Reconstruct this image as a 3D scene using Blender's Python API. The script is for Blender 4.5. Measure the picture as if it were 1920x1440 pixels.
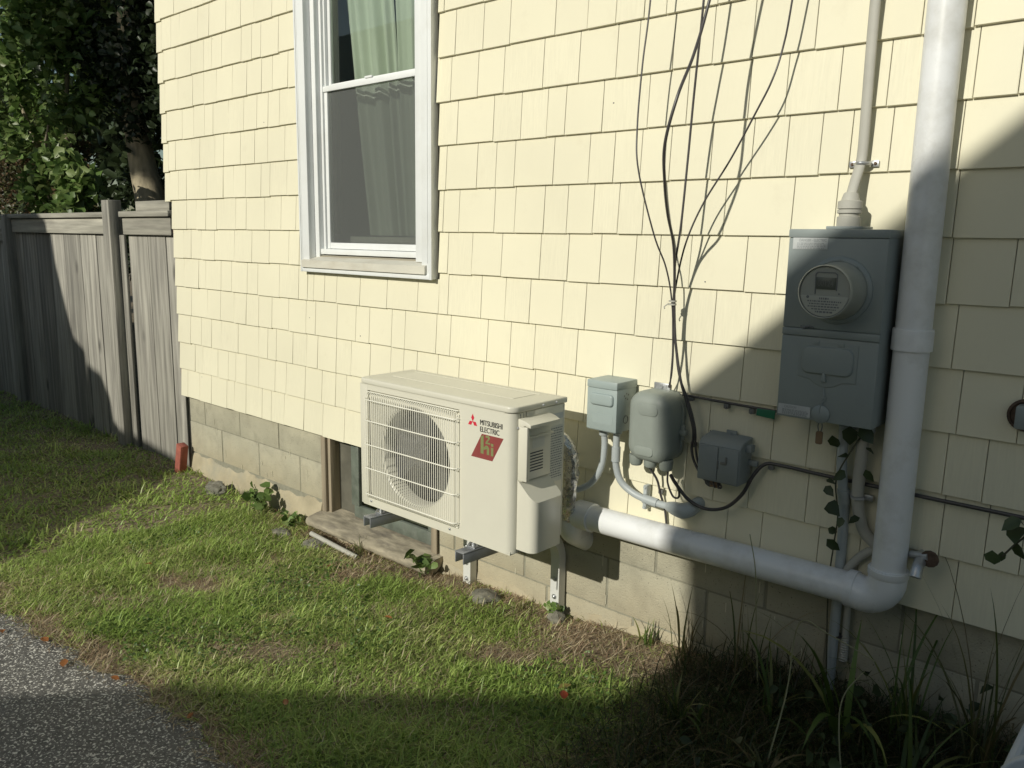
import bpy, bmesh, math, random
import numpy as np
from mathutils import Vector, Matrix
for o in list(bpy.data.objects): bpy.data.objects.remove(o)
random.seed(7); rng=np.random.default_rng(11)
S=0.18                      # metres per siding course; the script plans the place in courses
def m3(x,y,z): return Vector((x*S,y*S,(z+9.9)*S))
SC=bpy.context.scene
# ---------------------------------------------------------------- camera
cam_d=bpy.data.cameras.new('camera'); cam=bpy.data.objects.new('camera',cam_d)
bpy.context.collection.objects.link(cam); SC.camera=cam
cam_d.sensor_width=36; cam_d.lens=1520.3/1920*36; cam_d.clip_start=0.02; cam_d.clip_end=3000
Rw=[[0.7436452,0.66839174,0.01562984],[0.13012895,-0.12177012,-0.9839911],[-0.65578828,0.73377416,-0.17753089]]
rx,ry,rz=[Vector(r) for r in Rw]
M=Matrix((( rx[0],-ry[0],-rz[0]),(rx[1],-ry[1],-rz[1]),(rx[2],-ry[2],-rz[2])))
cam.matrix_world=Matrix.Translation(m3(28.56438,-13.70803,-1.10448))@M.to_4x4()
CAM=np.array([28.564,-13.708,-1.104])
# ---------------------------------------------------------------- light
sun_dir=Vector((0.0444,1.0,-0.501)).normalized()      # direction light travels
sd=bpy.data.lights.new('sun','SUN'); sd.energy=3.5; sd.angle=math.radians(0.53); sd.color=(1.0,0.965,0.85)
sun=bpy.data.objects.new('sun',sd); bpy.context.collection.objects.link(sun)
sun.rotation_euler=sun_dir.to_track_quat('-Z','Y').to_euler()
W=bpy.data.worlds.new('World'); SC.world=W; W.use_nodes=True
nt=W.node_tree; bg=nt.nodes['Background']; sky=nt.nodes.new('ShaderNodeTexSky')
sky.sky_type='NISHITA'; sky.sun_disc=False; sky.sun_elevation=math.radians(26.6)
sky.sun_rotation=math.atan2(-sun_dir.x,-sun_dir.y); sky.air_density=1.0; sky.dust_density=1.2; sky.ozone_density=1.0
wb=nt.nodes.new('ShaderNodeMix'); wb.data_type='RGBA'; wb.blend_type='MULTIPLY'; wb.inputs[0].default_value=1; nt.links.new(sky.outputs[0],wb.inputs[6]); wb.inputs[7].default_value=(0.965,0.985,0.87,1)   # the photo's white balance
nt.links.new(wb.outputs[2],bg.inputs[0]); bg.inputs[1].default_value=0.072
SC.view_settings.view_transform='Standard'; SC.view_settings.look='None'
SC.view_settings.exposure=0.0; SC.view_settings.gamma=1.0
SC.render.engine='CYCLES'
SC.cycles.max_bounces=7; SC.cycles.transparent_max_bounces=12

# ---------------------------------------------------------------- materials
MATS={}
def N(nt,t,**k):
    n=nt.nodes.new(t)
    for a,b in k.items(): setattr(n,a,b)
    return n
def mat(name,col,rough=0.6,var=0.12,scale=8.0,bump=0.0,bscale=60.0,metal=0.0,spec=0.5,stretch=(1,1,1),
        dirt=None,dirt_amt=0.0,dscale=3.0,trans=0.0,attr=None,spots=None):
    """principled with noise-varied colour, optional bump, optional dirt colour, optional colour attribute"""
    if name in MATS: return MATS[name]
    m=bpy.data.materials.new(name); m.use_nodes=True; t=m.node_tree; p=t.nodes['Principled BSDF']; L=t.links
    tc=N(t,'ShaderNodeTexCoord'); mp=N(t,'ShaderNodeMapping'); mp.inputs['Scale'].default_value=stretch
    geo=N(t,'ShaderNodeNewGeometry')
    L.new(geo.outputs['Position'],mp.inputs[0])
    n1=N(t,'ShaderNodeTexNoise'); n1.inputs['Scale'].default_value=scale; n1.inputs['Detail'].default_value=6
    L.new(mp.outputs[0],n1.inputs['Vector'])
    mr=N(t,'ShaderNodeMapRange'); mr.inputs[1].default_value=0.3; mr.inputs[2].default_value=0.7
    mr.inputs[3].default_value=1-var; mr.inputs[4].default_value=1+var
    L.new(n1.outputs[0],mr.inputs[0])
    base=N(t,'ShaderNodeVectorMath',operation='SCALE')
    if attr:
        a=N(t,'ShaderNodeAttribute',attribute_name=attr); L.new(a.outputs['Color'],base.inputs[0])
    else: base.inputs[0].default_value=col[:3]
    L.new(mr.outputs[0],base.inputs['Scale'])
    out=base.outputs[0]
    if dirt is not None:
        n2=N(t,'ShaderNodeTexNoise'); n2.inputs['Scale'].default_value=dscale; n2.inputs['Detail'].default_value=8; n2.inputs['Roughness'].default_value=0.65
        L.new(mp.outputs[0],n2.inputs['Vector'])
        r2=N(t,'ShaderNodeMapRange'); r2.inputs[1].default_value=0.48; r2.inputs[2].default_value=0.72; r2.inputs[4].default_value=dirt_amt
        L.new(n2.outputs[0],r2.inputs[0])
        mx=N(t,'ShaderNodeMix',data_type='RGBA'); L.new(r2.outputs[0],mx.inputs[0]); L.new(out,mx.inputs[6]); mx.inputs[7].default_value=(*dirt,1)
        out=mx.outputs[2]
    if spots is not None:
        v=N(t,'ShaderNodeTexNoise'); v.inputs['Scale'].default_value=spots[1]; v.inputs['Detail'].default_value=3; L.new(geo.outputs['Position'],v.inputs['Vector'])
        r3=N(t,'ShaderNodeMapRange'); r3.inputs[1].default_value=spots[2]; r3.inputs[2].default_value=spots[2]+0.06
        L.new(v.outputs[0],r3.inputs[0])
        mx=N(t,'ShaderNodeMix',data_type='RGBA'); L.new(r3.outputs[0],mx.inputs[0]); L.new(out,mx.inputs[6]); mx.inputs[7].default_value=(*spots[0],1)
        out=mx.outputs[2]
    L.new(out,p.inputs['Base Color'])
    rr=N(t,'ShaderNodeMapRange'); rr.inputs[3].default_value=max(0.02,rough-0.08); rr.inputs[4].default_value=min(1,rough+0.08)
    L.new(n1.outputs[0],rr.inputs[0]); L.new(rr.outputs[0],p.inputs['Roughness'])
    p.inputs['Metallic'].default_value=metal; p.inputs['Specular IOR Level'].default_value=spec
    if bump>0:
        n3=N(t,'ShaderNodeTexNoise'); n3.inputs['Scale'].default_value=bscale; n3.inputs['Detail'].default_value=5
        L.new(mp.outputs[0],n3.inputs['Vector'])
        b=N(t,'ShaderNodeBump'); b.inputs['Strength'].default_value=bump; b.inputs['Distance'].default_value=0.004
        L.new(n3.outputs[0],b.inputs['Height']); L.new(b.outputs[0],p.inputs['Normal'])
    if trans>0:
        tr=N(t,'ShaderNodeBsdfTranslucent'); L.new(out,tr.inputs[0]); ms=N(t,'ShaderNodeMixShader'); ms.inputs[0].default_value=trans
        L.new(p.outputs[0],ms.inputs[1]); L.new(tr.outputs[0],ms.inputs[2]); L.new(ms.outputs[0],t.nodes['Material Output'].inputs[0])
    MATS[name]=m; return m
def mat_siding():
    m=bpy.data.materials.new('cream_shingle_paint'); m.use_nodes=True; t=m.node_tree; p=t.nodes['Principled BSDF']; L=t.links
    geo=N(t,'ShaderNodeNewGeometry'); a=N(t,'ShaderNodeAttribute',attribute_name='rnd')
    mp=N(t,'ShaderNodeMapping'); mp.inputs['Scale'].default_value=(1,1,0.035); L.new(geo.outputs['Position'],mp.inputs[0])
    off=N(t,'ShaderNodeVectorMath',operation='ADD'); L.new(mp.outputs[0],off.inputs[0]); L.new(a.outputs['Color'],off.inputs[1])
    g=N(t,'ShaderNodeTexNoise'); g.inputs['Scale'].default_value=170; g.inputs['Detail'].default_value=3; L.new(off.outputs[0],g.inputs['Vector'])
    big=N(t,'ShaderNodeTexNoise'); big.inputs['Scale'].default_value=1.7; big.inputs['Detail'].default_value=7; L.new(geo.outputs['Position'],big.inputs['Vector'])
    sp=N(t,'ShaderNodeSeparateColor'); L.new(a.outputs['Color'],sp.inputs[0])
    st=N(t,'ShaderNodeMapRange'); st.inputs[1].default_value=0.62; st.inputs[2].default_value=0.8; st.inputs[3].default_value=0.10; st.inputs[4].default_value=1.0
    L.new(sp.outputs[0],st.inputs[0])
    # value = 1 + tint(per shingle) + grain*strength + blotch
    t1=N(t,'ShaderNodeMapRange'); t1.inputs[3].default_value=0.98; t1.inputs[4].default_value=1.015; L.new(sp.outputs[1],t1.inputs[0])
    t2=N(t,'ShaderNodeMapRange'); t2.inputs[1].default_value=0.3; t2.inputs[2].default_value=0.7; t2.inputs[3].default_value=-0.035; t2.inputs[4].default_value=0.03; L.new(g.outputs[0],t2.inputs[0])
    t2m=N(t,'ShaderNodeMath',operation='MULTIPLY'); L.new(t2.outputs[0],t2m.inputs[0]); L.new(st.outputs[0],t2m.inputs[1])
    t3=N(t,'ShaderNodeMapRange'); t3.inputs[1].default_value=0.35; t3.inputs[2].default_value=0.65; t3.inputs[3].default_value=-0.03; t3.inputs[4].default_value=0.03; L.new(big.outputs[0],t3.inputs[0])
    s1=N(t,'ShaderNodeMath',operation='ADD'); L.new(t1.outputs[0],s1.inputs[0]); L.new(t2m.outputs[0],s1.inputs[1])
    s2=N(t,'ShaderNodeMath',operation='ADD'); L.new(s1.outputs[0],s2.inputs[0]); L.new(t3.outputs[0],s2.inputs[1])
    sc=N(t,'ShaderNodeVectorMath',operation='SCALE'); sc.inputs[0].default_value=(0.765,0.725,0.556); L.new(s2.outputs[0],sc.inputs['Scale'])
    # faint grime that collects here and there
    d=N(t,'ShaderNodeTexNoise'); d.inputs['Scale'].default_value=9; d.inputs['Detail'].default_value=9; d.inputs['Roughness'].default_value=0.7; L.new(geo.outputs['Position'],d.inputs['Vector'])
    dr=N(t,'ShaderNodeMapRange'); dr.inputs[1].default_value=0.58; dr.inputs[2].default_value=0.8; dr.inputs[4].default_value=0.28; L.new(d.outputs[0],dr.inputs[0])
    mx=N(t,'ShaderNodeMix',data_type='RGBA'); L.new(dr.outputs[0],mx.inputs[0]); L.new(sc.outputs[0],mx.inputs[6]); mx.inputs[7].default_value=(0.58,0.52,0.38,1)
    be=N(t,'ShaderNodeMapRange'); be.inputs[3].default_value=0.9; L.new(sp.outputs[2],be.inputs[0]); bs_=N(t,'ShaderNodeVectorMath',operation='SCALE'); L.new(mx.outputs[2],bs_.inputs[0]); L.new(be.outputs[0],bs_.inputs['Scale']); L.new(bs_.outputs[0],p.inputs['Base Color']); p.inputs['Roughness'].default_value=0.55; p.inputs['Specular IOR Level'].default_value=0.35
    b=N(t,'ShaderNodeBump'); b.inputs['Distance'].default_value=0.0012; L.new(g.outputs[0],b.inputs['Height']); L.new(st.outputs[0],b.inputs['Strength'])
    L.new(b.outputs[0],p.inputs['Normal'])
    return m
M_SID=mat_siding(); M_SID2=mat('dried_cream_paint',(0.62,0.59,0.46),0.7)
M_BACK=mat('wall_sheathing',(0.30,0.27,0.20),0.9)
M_WHITE=mat('white_vinyl',(0.78,0.80,0.80),0.35,0.03,3,dirt=(0.55,0.54,0.48),dirt_amt=0.25,dscale=5)
M_SILL=mat('weathered_sill',(0.62,0.60,0.52),0.6,0.08,10,dirt=(0.42,0.36,0.27),dirt_amt=0.6,dscale=8,stretch=(0.4,1,1))
M_PVC=mat('pvc_pipe',(0.80,0.81,0.82),0.30,0.03,4,bump=0.06,bscale=25,dirt=(0.50,0.49,0.44),dirt_amt=0.55,dscale=7)
M_AC=mat('ivory_enamel',(0.66,0.64,0.54),0.32,0.015,3,bump=0.03,bscale=200,dirt=(0.52,0.50,0.42),dirt_amt=0.15,dscale=4)
M_ACW=mat('ivory_wire',(0.82,0.80,0.70),0.35,0.02,5)
M_DARK=mat('dark_cavity',(0.035,0.038,0.045),0.6,0.3,20)
M_FAN=mat('fan_plastic',(0.025,0.026,0.032),0.4,0.1,8)
M_GROOVE=mat('seam_and_fitting_grey',(0.16,0.16,0.15),0.6)  # plain dark grey for seams, rubber mounts, clips and other small fittings
M_FINS=mat('coil_fins',(0.014,0.015,0.018),0.5,0.4,90,metal=0.3,stretch=(1,1,0.02))
M_GALV=mat('galvanised_steel',(0.52,0.53,0.54),0.38,0.18,45,metal=0.75,bump=0.05,bscale=90)
M_BRK=mat('bracket_enamel',(0.66,0.66,0.63),0.4,0.06,10,dirt=(0.4,0.39,0.36),dirt_amt=0.3,dscale=10)
M_BRKD=mat('bracket_zinc',(0.34,0.35,0.37),0.42,0.1,20,metal=0.5)
M_EGREY=mat('electrical_grey_paint',(0.33,0.39,0.38),0.42,0.05,5,bump=0.04,bscale=120,dirt=(0.28,0.31,0.30),dirt_amt=0.3)
M_METER=mat('meter_box_paint',(0.27,0.305,0.30),0.42,0.05,5,bump=0.05,bscale=100,dirt=(0.22,0.24,0.25),dirt_amt=0.4,dscale=7)
M_NID=mat('telephone_box_plastic',(0.27,0.30,0.27),0.5,0.05,8,bump=0.08,bscale=180,dirt=(0.20,0.22,0.20),dirt_amt=0.4)
M_JB=mat('utility_box_plastic',(0.24,0.265,0.265),0.5,0.05,8,bump=0.06,bscale=180)
M_COND=mat('grey_pvc_conduit',(0.40,0.435,0.44),0.38,0.06,8)
M_SVC=mat('service_cable_jacket',(0.44,0.43,0.38),0.6,0.08,12,dirt=(0.32,0.31,0.27),dirt_amt=0.4)
M_BLK=mat('black_cable_jacket',(0.06,0.055,0.055),0.35,0.15,20,spec=0.6)
M_CONC=mat('concrete_block',(0.42,0.395,0.30),0.92,0.16,14,bump=0.9,bscale=150,dirt=(0.33,0.315,0.24),dirt_amt=0.7,dscale=7,spots=((0.16,0.155,0.13),160,0.66))
M_MORT=mat('mortar',(0.27,0.26,0.20),0.95,0.12,30,bump=0.8,bscale=120)
M_PARGE=mat('parged_footing',(0.43,0.375,0.26),0.92,0.14,9,bump=0.8,bscale=70,dirt=(0.33,0.32,0.26),dirt_amt=0.8,dscale=5)
M_WOODG=mat('weathered_wood',(0.285,0.272,0.235),0.85,0.40,26,bump=0.7,bscale=70,stretch=(1,1,0.06),dirt=(0.13,0.12,0.11),dirt_amt=0.7,dscale=22)
M_WOODH=mat('weathered_rail',(0.33,0.315,0.265),0.85,0.35,26,bump=0.6,bscale=70,stretch=(0.06,1,1),dirt=(0.14,0.125,0.11),dirt_amt=0.6,dscale=20)
M_JAMB=mat('bare_jamb_wood',(0.30,0.25,0.18),0.85,0.35,30,bump=0.6,bscale=80,stretch=(1,1,0.06))
M_SLAB=mat('old_sill_slab',(0.34,0.30,0.22),0.9,0.4,22,bump=1.0,bscale=45,stretch=(0.35,1,1),dirt=(0.17,0.15,0.12),dirt_amt=1.0,dscale=16)
M_GREEN=mat('faded_green_paint',(0.125,0.145,0.12),0.5,0.25,14,dirt=(0.24,0.25,0.22),dirt_amt=0.45,dscale=18)
M_BRICK=mat('red_brick',(0.33,0.10,0.07),0.9,0.2,20,bump=0.6)
M_ROCK=mat('rough_rock',(0.20,0.19,0.15),0.9,0.4,22,bump=1.0,bscale=40,dirt=(0.10,0.11,0.09),dirt_amt=0.6,dscale=14)
M_ASPH=mat('asphalt',(0.13,0.124,0.114),0.6,0.45,70,bump=1.0,bscale=260,spots=((0.72,0.70,0.64),120,0.56))
M_SOIL=mat('lawn_soil',(0.19,0.15,0.10),0.95,0.35,18,bump=1.0,bscale=60,dirt=(0.30,0.24,0.16),dirt_amt=0.8,dscale=26)
M_GRASS=mat('grass_blades',(0.1,0.2,0.03),0.45,0.12,4,attr='Col',trans=0.30,spec=0.45)
M_LEAF=mat('leaf_surface',(0.1,0.2,0.03),0.42,0.15,6,attr='Col',trans=0.30,spec=0.45)
M_BARK=mat('tree_bark',(0.40,0.34,0.23),0.9,0.35,18,bump=1.0,bscale=30,stretch=(1,1,0.25),dirt=(0.13,0.12,0.08),dirt_amt=0.6)
M_CURT=mat('sage_curtain',(0.54,0.58,0.49),0.9,0.05,6)
M_ROOM=mat('dim_room',(0.32,0.34,0.32),0.9,0.1,3)
M_NHOUSE=mat('neighbour_clapboard',(0.36,0.40,0.42),0.7,0.06,6)
M_ROOF=mat('roof_shingle',(0.09,0.09,0.09),0.9,0.3,30)
M_RED=mat('logo_red',(0.62,0.03,0.06),0.4,0.02)
M_BLACKI=mat('black_ink',(0.02,0.02,0.02),0.5,0.02)
M_BADGE=mat('faded_red_sticker',(0.26,0.06,0.055),0.4,0.05,30)
M_BGRN=mat('sticker_green',(0.22,0.24,0.10),0.4,0.08,30)
M_LABEL=mat('label_foil',(0.50,0.52,0.52),0.4,0.06,30)
M_LABELW=mat('label_paper',(0.62,0.62,0.56),0.5,0.05,30)
M_LTXT=mat('label_print',(0.16,0.17,0.18),0.6,0.05)
M_LTXT2=mat('faint_label_print',(0.30,0.32,0.33),0.6,0.05)
M_MFACE=mat('meter_face',(0.34,0.35,0.31),0.5,0.03)
M_MFACE2=mat('meter_plate',(0.42,0.43,0.38),0.5,0.03)
M_LCD=mat('meter_display',(0.10,0.11,0.09),0.3,0.05)
M_FOIL=mat('foil_wrap',(0.62,0.62,0.60),0.28,0.3,60,metal=0.8,bump=1.0,bscale=55)
M_TAGG=mat('green_plastic',(0.02,0.16,0.085),0.45,0.1)
M_TAGB=mat('brown_tag',(0.20,0.13,0.075),0.6,0.1)
M_RUST=mat('rusty_bolt',(0.10,0.065,0.045),0.8,0.4,60)
M_CHAIR=mat('white_garden_plastic',(0.58,0.62,0.68),0.4,0.03)
M_STRIP=mat('old_asphalt_siding',(0.25,0.20,0.18),0.9,0.5,30,dirt=(0.45,0.22,0.13),dirt_amt=0.9,dscale=16,spots=((0.10,0.11,0.14),22,0.55))
def board_tone(m,lo,hi):
    t=m.node_tree; L=t.links; p=t.nodes['Principled BSDF']; src=p.inputs['Base Color'].links[0].from_socket
    oi=N(t,'ShaderNodeObjectInfo'); r=N(t,'ShaderNodeMapRange'); r.inputs[3].default_value=lo; r.inputs[4].default_value=hi; L.new(oi.outputs['Random'],r.inputs[0])
    v=N(t,'ShaderNodeVectorMath',operation='SCALE'); L.new(src,v.inputs[0]); L.new(r.outputs[0],v.inputs['Scale'])
    g=N(t,'ShaderNodeNewGeometry'); mp=N(t,'ShaderNodeMapping'); mp.inputs['Scale'].default_value=(1,1,.5); L.new(g.outputs['Position'],mp.inputs[0])
    vo=N(t,'ShaderNodeTexVoronoi'); vo.inputs['Scale'].default_value=3.4; L.new(mp.outputs[0],vo.inputs['Vector'])
    k=N(t,'ShaderNodeMapRange'); k.inputs[1].default_value=.05; k.inputs[2].default_value=.14; k.inputs[3].default_value=.35; k.inputs[4].default_value=1.0; L.new(vo.outputs['Distance'],k.inputs[0])
    v2=N(t,'ShaderNodeVectorMath',operation='SCALE'); L.new(v.outputs[0],v2.inputs[0]); L.new(k.outputs[0],v2.inputs['Scale']); L.new(v2.outputs[0],p.inputs['Base Color'])
board_tone(M_WOODG,.78,1.35); board_tone(M_WOODH,.9,1.2)
def glass_mat(name,tint,refl):
    m=bpy.data.materials.new(name); m.use_nodes=True; t=m.node_tree; L=t.links; t.nodes.remove(t.nodes['Principled BSDF'])
    tr=N(t,'ShaderNodeBsdfTransparent'); tr.inputs[0].default_value=(*tint,1)
    gl=N(t,'ShaderNodeBsdfGlossy'); gl.inputs['Roughness'].default_value=0.015
    fr=N(t,'ShaderNodeFresnel'); fr.inputs[0].default_value=refl
    nz=N(t,'ShaderNodeTexNoise'); nz.inputs['Scale'].default_value=2.0; bp=N(t,'ShaderNodeBump'); bp.inputs['Strength'].default_value=0.05; bp.inputs['Distance'].default_value=0.01
    L.new(nz.outputs[0],bp.inputs['Height']); L.new(bp.outputs[0],gl.inputs['Normal'])
    ms=N(t,'ShaderNodeMixShader'); L.new(fr.outputs[0],ms.inputs[0]); L.new(tr.outputs[0],ms.inputs[1]); L.new(gl.outputs[0],ms.inputs[2])
    L.new(ms.outputs[0],t.nodes['Material Output'].inputs[0]); return m
M_GLASS=glass_mat('window_glass',(0.84,0.90,0.87),2.1)
M_DOME=glass_mat('meter_glass',(0.86,0.86,0.82),1.35)
def screen_mat():
    m=bpy.data.materials.new('insect_screen'); m.use_nodes=True; t=m.node_tree; L=t.links; p=t.nodes['Principled BSDF']
    p.inputs['Base Color'].default_value=(0.16,0.17,0.165,1); p.inputs['Roughness'].default_value=0.7
    tr=N(t,'ShaderNodeBsdfTransparent'); ms=N(t,'ShaderNodeMixShader'); ms.inputs[0].default_value=0.36
    L.new(tr.outputs[0],ms.inputs[1]); L.new(p.outputs[0],ms.inputs[2]); L.new(ms.outputs[0],t.nodes['Material Output'].inputs[0]); return m
M_SCREEN=screen_mat()

def ground_stain(m,col,z0,z1,amt):
    t=m.node_tree; L=t.links; p=t.nodes['Principled BSDF']; src=p.inputs['Base Color'].links[0].from_socket
    g=N(t,'ShaderNodeNewGeometry'); sx=N(t,'ShaderNodeSeparateXYZ'); L.new(g.outputs['Position'],sx.inputs[0])
    n=N(t,'ShaderNodeTexNoise'); n.inputs['Scale'].default_value=3.2; n.inputs['Detail'].default_value=8; n.inputs['Roughness'].default_value=.6; L.new(g.outputs['Position'],n.inputs['Vector'])
    ma=N(t,'ShaderNodeMath',operation='MULTIPLY_ADD'); L.new(n.outputs[0],ma.inputs[0]); ma.inputs[1].default_value=-.45; L.new(sx.outputs[2],ma.inputs[2])
    r=N(t,'ShaderNodeMapRange'); r.inputs[1].default_value=z1-.2; r.inputs[2].default_value=z0-.2; r.inputs[4].default_value=amt; L.new(ma.outputs[0],r.inputs[0])
    mx=N(t,'ShaderNodeMix',data_type='RGBA'); L.new(r.outputs[0],mx.inputs[0]); L.new(src,mx.inputs[6]); mx.inputs[7].default_value=(*col,1); L.new(mx.outputs[2],p.inputs['Base Color'])
ground_stain(M_CONC,(.46,.39,.26),.02,.30,.6)
# ---------------------------------------------------------------- object helpers
COL=bpy.context.collection
def tag(o,label=None,cat=None,group=None,kind=None):
    if label: o['label']=label
    if cat: o['category']=cat
    if group: o['group']=group
    if kind: o['kind']=kind
    return o
def root_of(o):
    while o.parent: o=o.parent
    return o
def thing(name,label,cat,loc,group=None):
    o=bpy.data.objects.new(name,None); COL.objects.link(o); o.location=m3(*loc); o.empty_display_size=0.1
    tag(o,label,cat,group); return o
class MB:
    def __init__(s): s.v=[]; s.f=[]; s.r=[]
    def add(s,vs,fs,r=None):
        n=len(s.v); s.v+= [tuple(v) for v in vs]; s.f+=[tuple(i+n for i in f) for f in fs]
        s.r+=[r]*len(fs); return s
    def box(s,x0,x1,y0,y1,z0,z1,b=0.0,r=None,M=None):
        if x0>x1:x0,x1=x1,x0
        if y0>y1:y0,y1=y1,y0
        if z0>z1:z0,z1=z1,z0
        if b<=0 and M is None:
            vs=[(x,y,z) for x in (x0,x1) for y in (y0,y1) for z in (z0,z1)]
            fs=[(0,1,3,2),(4,6,7,5),(0,4,5,1),(2,3,7,6),(0,2,6,4),(1,5,7,3)]
            return s.add(vs,fs,r)
        bm=bmesh.new(); bmesh.ops.create_cube(bm,size=1)
        for v in bm.verts: v.co=Vector(((x0+x1)/2+v.co.x*(x1-x0),(y0+y1)/2+v.co.y*(y1-y0),(z0+z1)/2+v.co.z*(z1-z0)))
        if b>0: bmesh.ops.bevel(bm,geom=bm.edges[:],offset=b,segments=2,profile=0.5,affect='EDGES')
        return s.bm(bm,M,r)
    def bm(s,bm,M=None,r=None):
        bm.verts.index_update()
        vs=[(M@v.co if M else v.co)[:] for v in bm.verts]; fs=[[v.index for v in f.verts] for f in bm.faces]
        bm.free(); return s.add(vs,fs,r)
    def prism(s,poly,a0,a1,axis='y',b=0.0,M=None,r=None,bev_side='all'):
        """poly of 2D points extruded along axis ('y': xz poly; 'z': xy poly; 'x': yz poly)"""
        def P(p,a):
            return {'y':(p[0],a,p[1]),'z':(p[0],p[1],a),'x':(a,p[0],p[1])}[axis]
        bm=bmesh.new(); A=[bm.verts.new(P(p,a0)) for p in poly]; B=[bm.verts.new(P(p,a1)) for p in poly]
        f0=bm.faces.new(A); f1=bm.faces.new(B[::-1]); n=len(poly)
        for i in range(n): bm.faces.new((A[i],B[i],B[(i+1)%n],A[(i+1)%n]))
        bmesh.ops.recalc_face_normals(bm,faces=bm.faces[:])
        if b>0:
            es=[e for e in bm.edges if (f0 in e.link_faces)] if bev_side=='a0' else [e for e in bm.edges if (f0 in e.link_faces or f1 in e.link_faces)]
            bmesh.ops.bevel(bm,geom=es,offset=b,segments=3,profile=0.5,affect='EDGES')
        return s.bm(bm,M,r)
    def tube(s,pts,rad,seg=10,smooth=True,sub=6,cap=True,flat=None):
        P=[Vector(p) for p in pts]
        if smooth and len(P)>2:
            Q=[]; E=[P[0]*2-P[1]]+P+[P[-1]*2-P[-2]]
            for i in range(1,len(E)-2):
                p0,p1,p2,p3=E[i-1:i+3]
                for k in range(sub):
                    t=k/sub; Q.append(0.5*((2*p1)+(p2-p0)*t+(2*p0-5*p1+4*p2-p3)*t*t+(3*p1-p0-3*p2+p3)*t**3))
            Q.append(P[-1]); P=Q
        n=len(P); vs=[]; fs=[]
        up=None
        for i,p in enumerate(P):
            d=(P[min(i+1,n-1)]-P[max(i-1,0)]).normalized()
            if up is None:
                up=Vector((0,-1,0)) if abs(d.y)<0.9 else Vector((0,0,1))
            up=(up-d*up.dot(d)); up.normalize(); sd_=d.cross(up)
            rr=rad[min(len(rad)-1,int(round(i*(len(rad)-1)/(n-1))))] if isinstance(rad,(list,tuple)) else rad
            if isinstance(rad,(list,tuple)):
                u=i*(len(rad)-1)/(n-1); a=int(u); a=min(a,len(rad)-2); rr=rad[a]*(1-(u-a))+rad[a+1]*(u-a)
            for k in range(seg):
                an=2*math.pi*k/seg; vs.append(p+(up*math.cos(an)*(flat or 1)+sd_*math.sin(an))*rr)
        for i in range(n-1):
            for k in range(seg):
                a=i*seg+k; b=i*seg+(k+1)%seg; fs.append((a,b,b+seg,a+seg))
        if cap: fs.append(tuple(range(seg-1,-1,-1))); fs.append(tuple(range((n-1)*seg,n*seg)))
        return s.add(vs,fs)
    def lathe(s,c,prof,axis='y',seg=48,cap0=True,cap1=True):
        """prof: list of (r, a) ; a along axis relative to c"""
        vs=[];fs=[]
        for r,a in prof:
            for k in range(seg):
                an=2*math.pi*k/seg; u,w=r*math.cos(an),r*math.sin(an)
                vs.append({'y':(c[0]+u,c[1]+a,c[2]+w),'z':(c[0]+u,c[1]+w,c[2]+a),'x':(c[0]+a,c[1]+u,c[2]+w)}[axis])
        n=len(prof)
        for i in range(n-1):
            for k in range(seg):
                a=i*seg+k; b=i*seg+(k+1)%seg; fs.append((a,b,b+seg,a+seg))
        if cap0: fs.append(tuple(range(seg)))
        if cap1: fs.append(tuple(range((n-1)*seg,n*seg)))
        return s.add(vs,fs)
    def build(s,name,mt,parent=None,label=None,loc=None,smooth=35,cat=None,group=None,kind=None,metric_origin=None,recalc=True,attr=False):
        if parent is not None: org=root_of(parent).location.copy()
        elif loc is not None: org=m3(*loc)
        else: org=Vector((0,0,0))
        me=bpy.data.meshes.new(name)
        me.from_pydata([tuple(m3(*v)-org) for v in s.v],[],s.f)
        if recalc:
            bm=bmesh.new(); bm.from_mesh(me); bmesh.ops.recalc_face_normals(bm,faces=bm.faces[:]); bm.to_mesh(me); bm.free()
        me.materials.append(mt)
        if smooth:
            me.polygons.foreach_set('use_smooth',[True]*len(me.polygons)); me.set_sharp_from_angle(angle=math.radians(smooth))
        if attr:
            a=me.attributes.new('rnd','FLOAT_COLOR','FACE')
            a.data.foreach_set('color',[c for r in s.r for c in (r if r else (0,.5,.5,1))])
        me.update()
        o=bpy.data.objects.new(name,me); COL.objects.link(o)
        if parent is not None: o.parent=parent
        elif loc is not None: o.location=org
        tag(o,label,cat,group,kind); return o
def rrect(x0,x1,z0,z1,r,n=5,which=(1,1,1,1)):
    """rounded rectangle, corners: (x1,z1),(x0,z1),(x0,z0),(x1,z0)"""
    P=[]
    for i,(cx,cz,a0) in enumerate(((x1-r,z1-r,0),(x0+r,z1-r,90),(x0+r,z0+r,180),(x1-r,z0+r,270))):
        if which[i]:
            for k in range(n+1):
                a=math.radians(a0+90*k/n); P.append((cx+r*math.cos(a),cz+r*math.sin(a)))
        else: P.append(((x1,z1),(x0,z1),(x0,z0),(x1,z0))[i])
    return P
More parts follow.
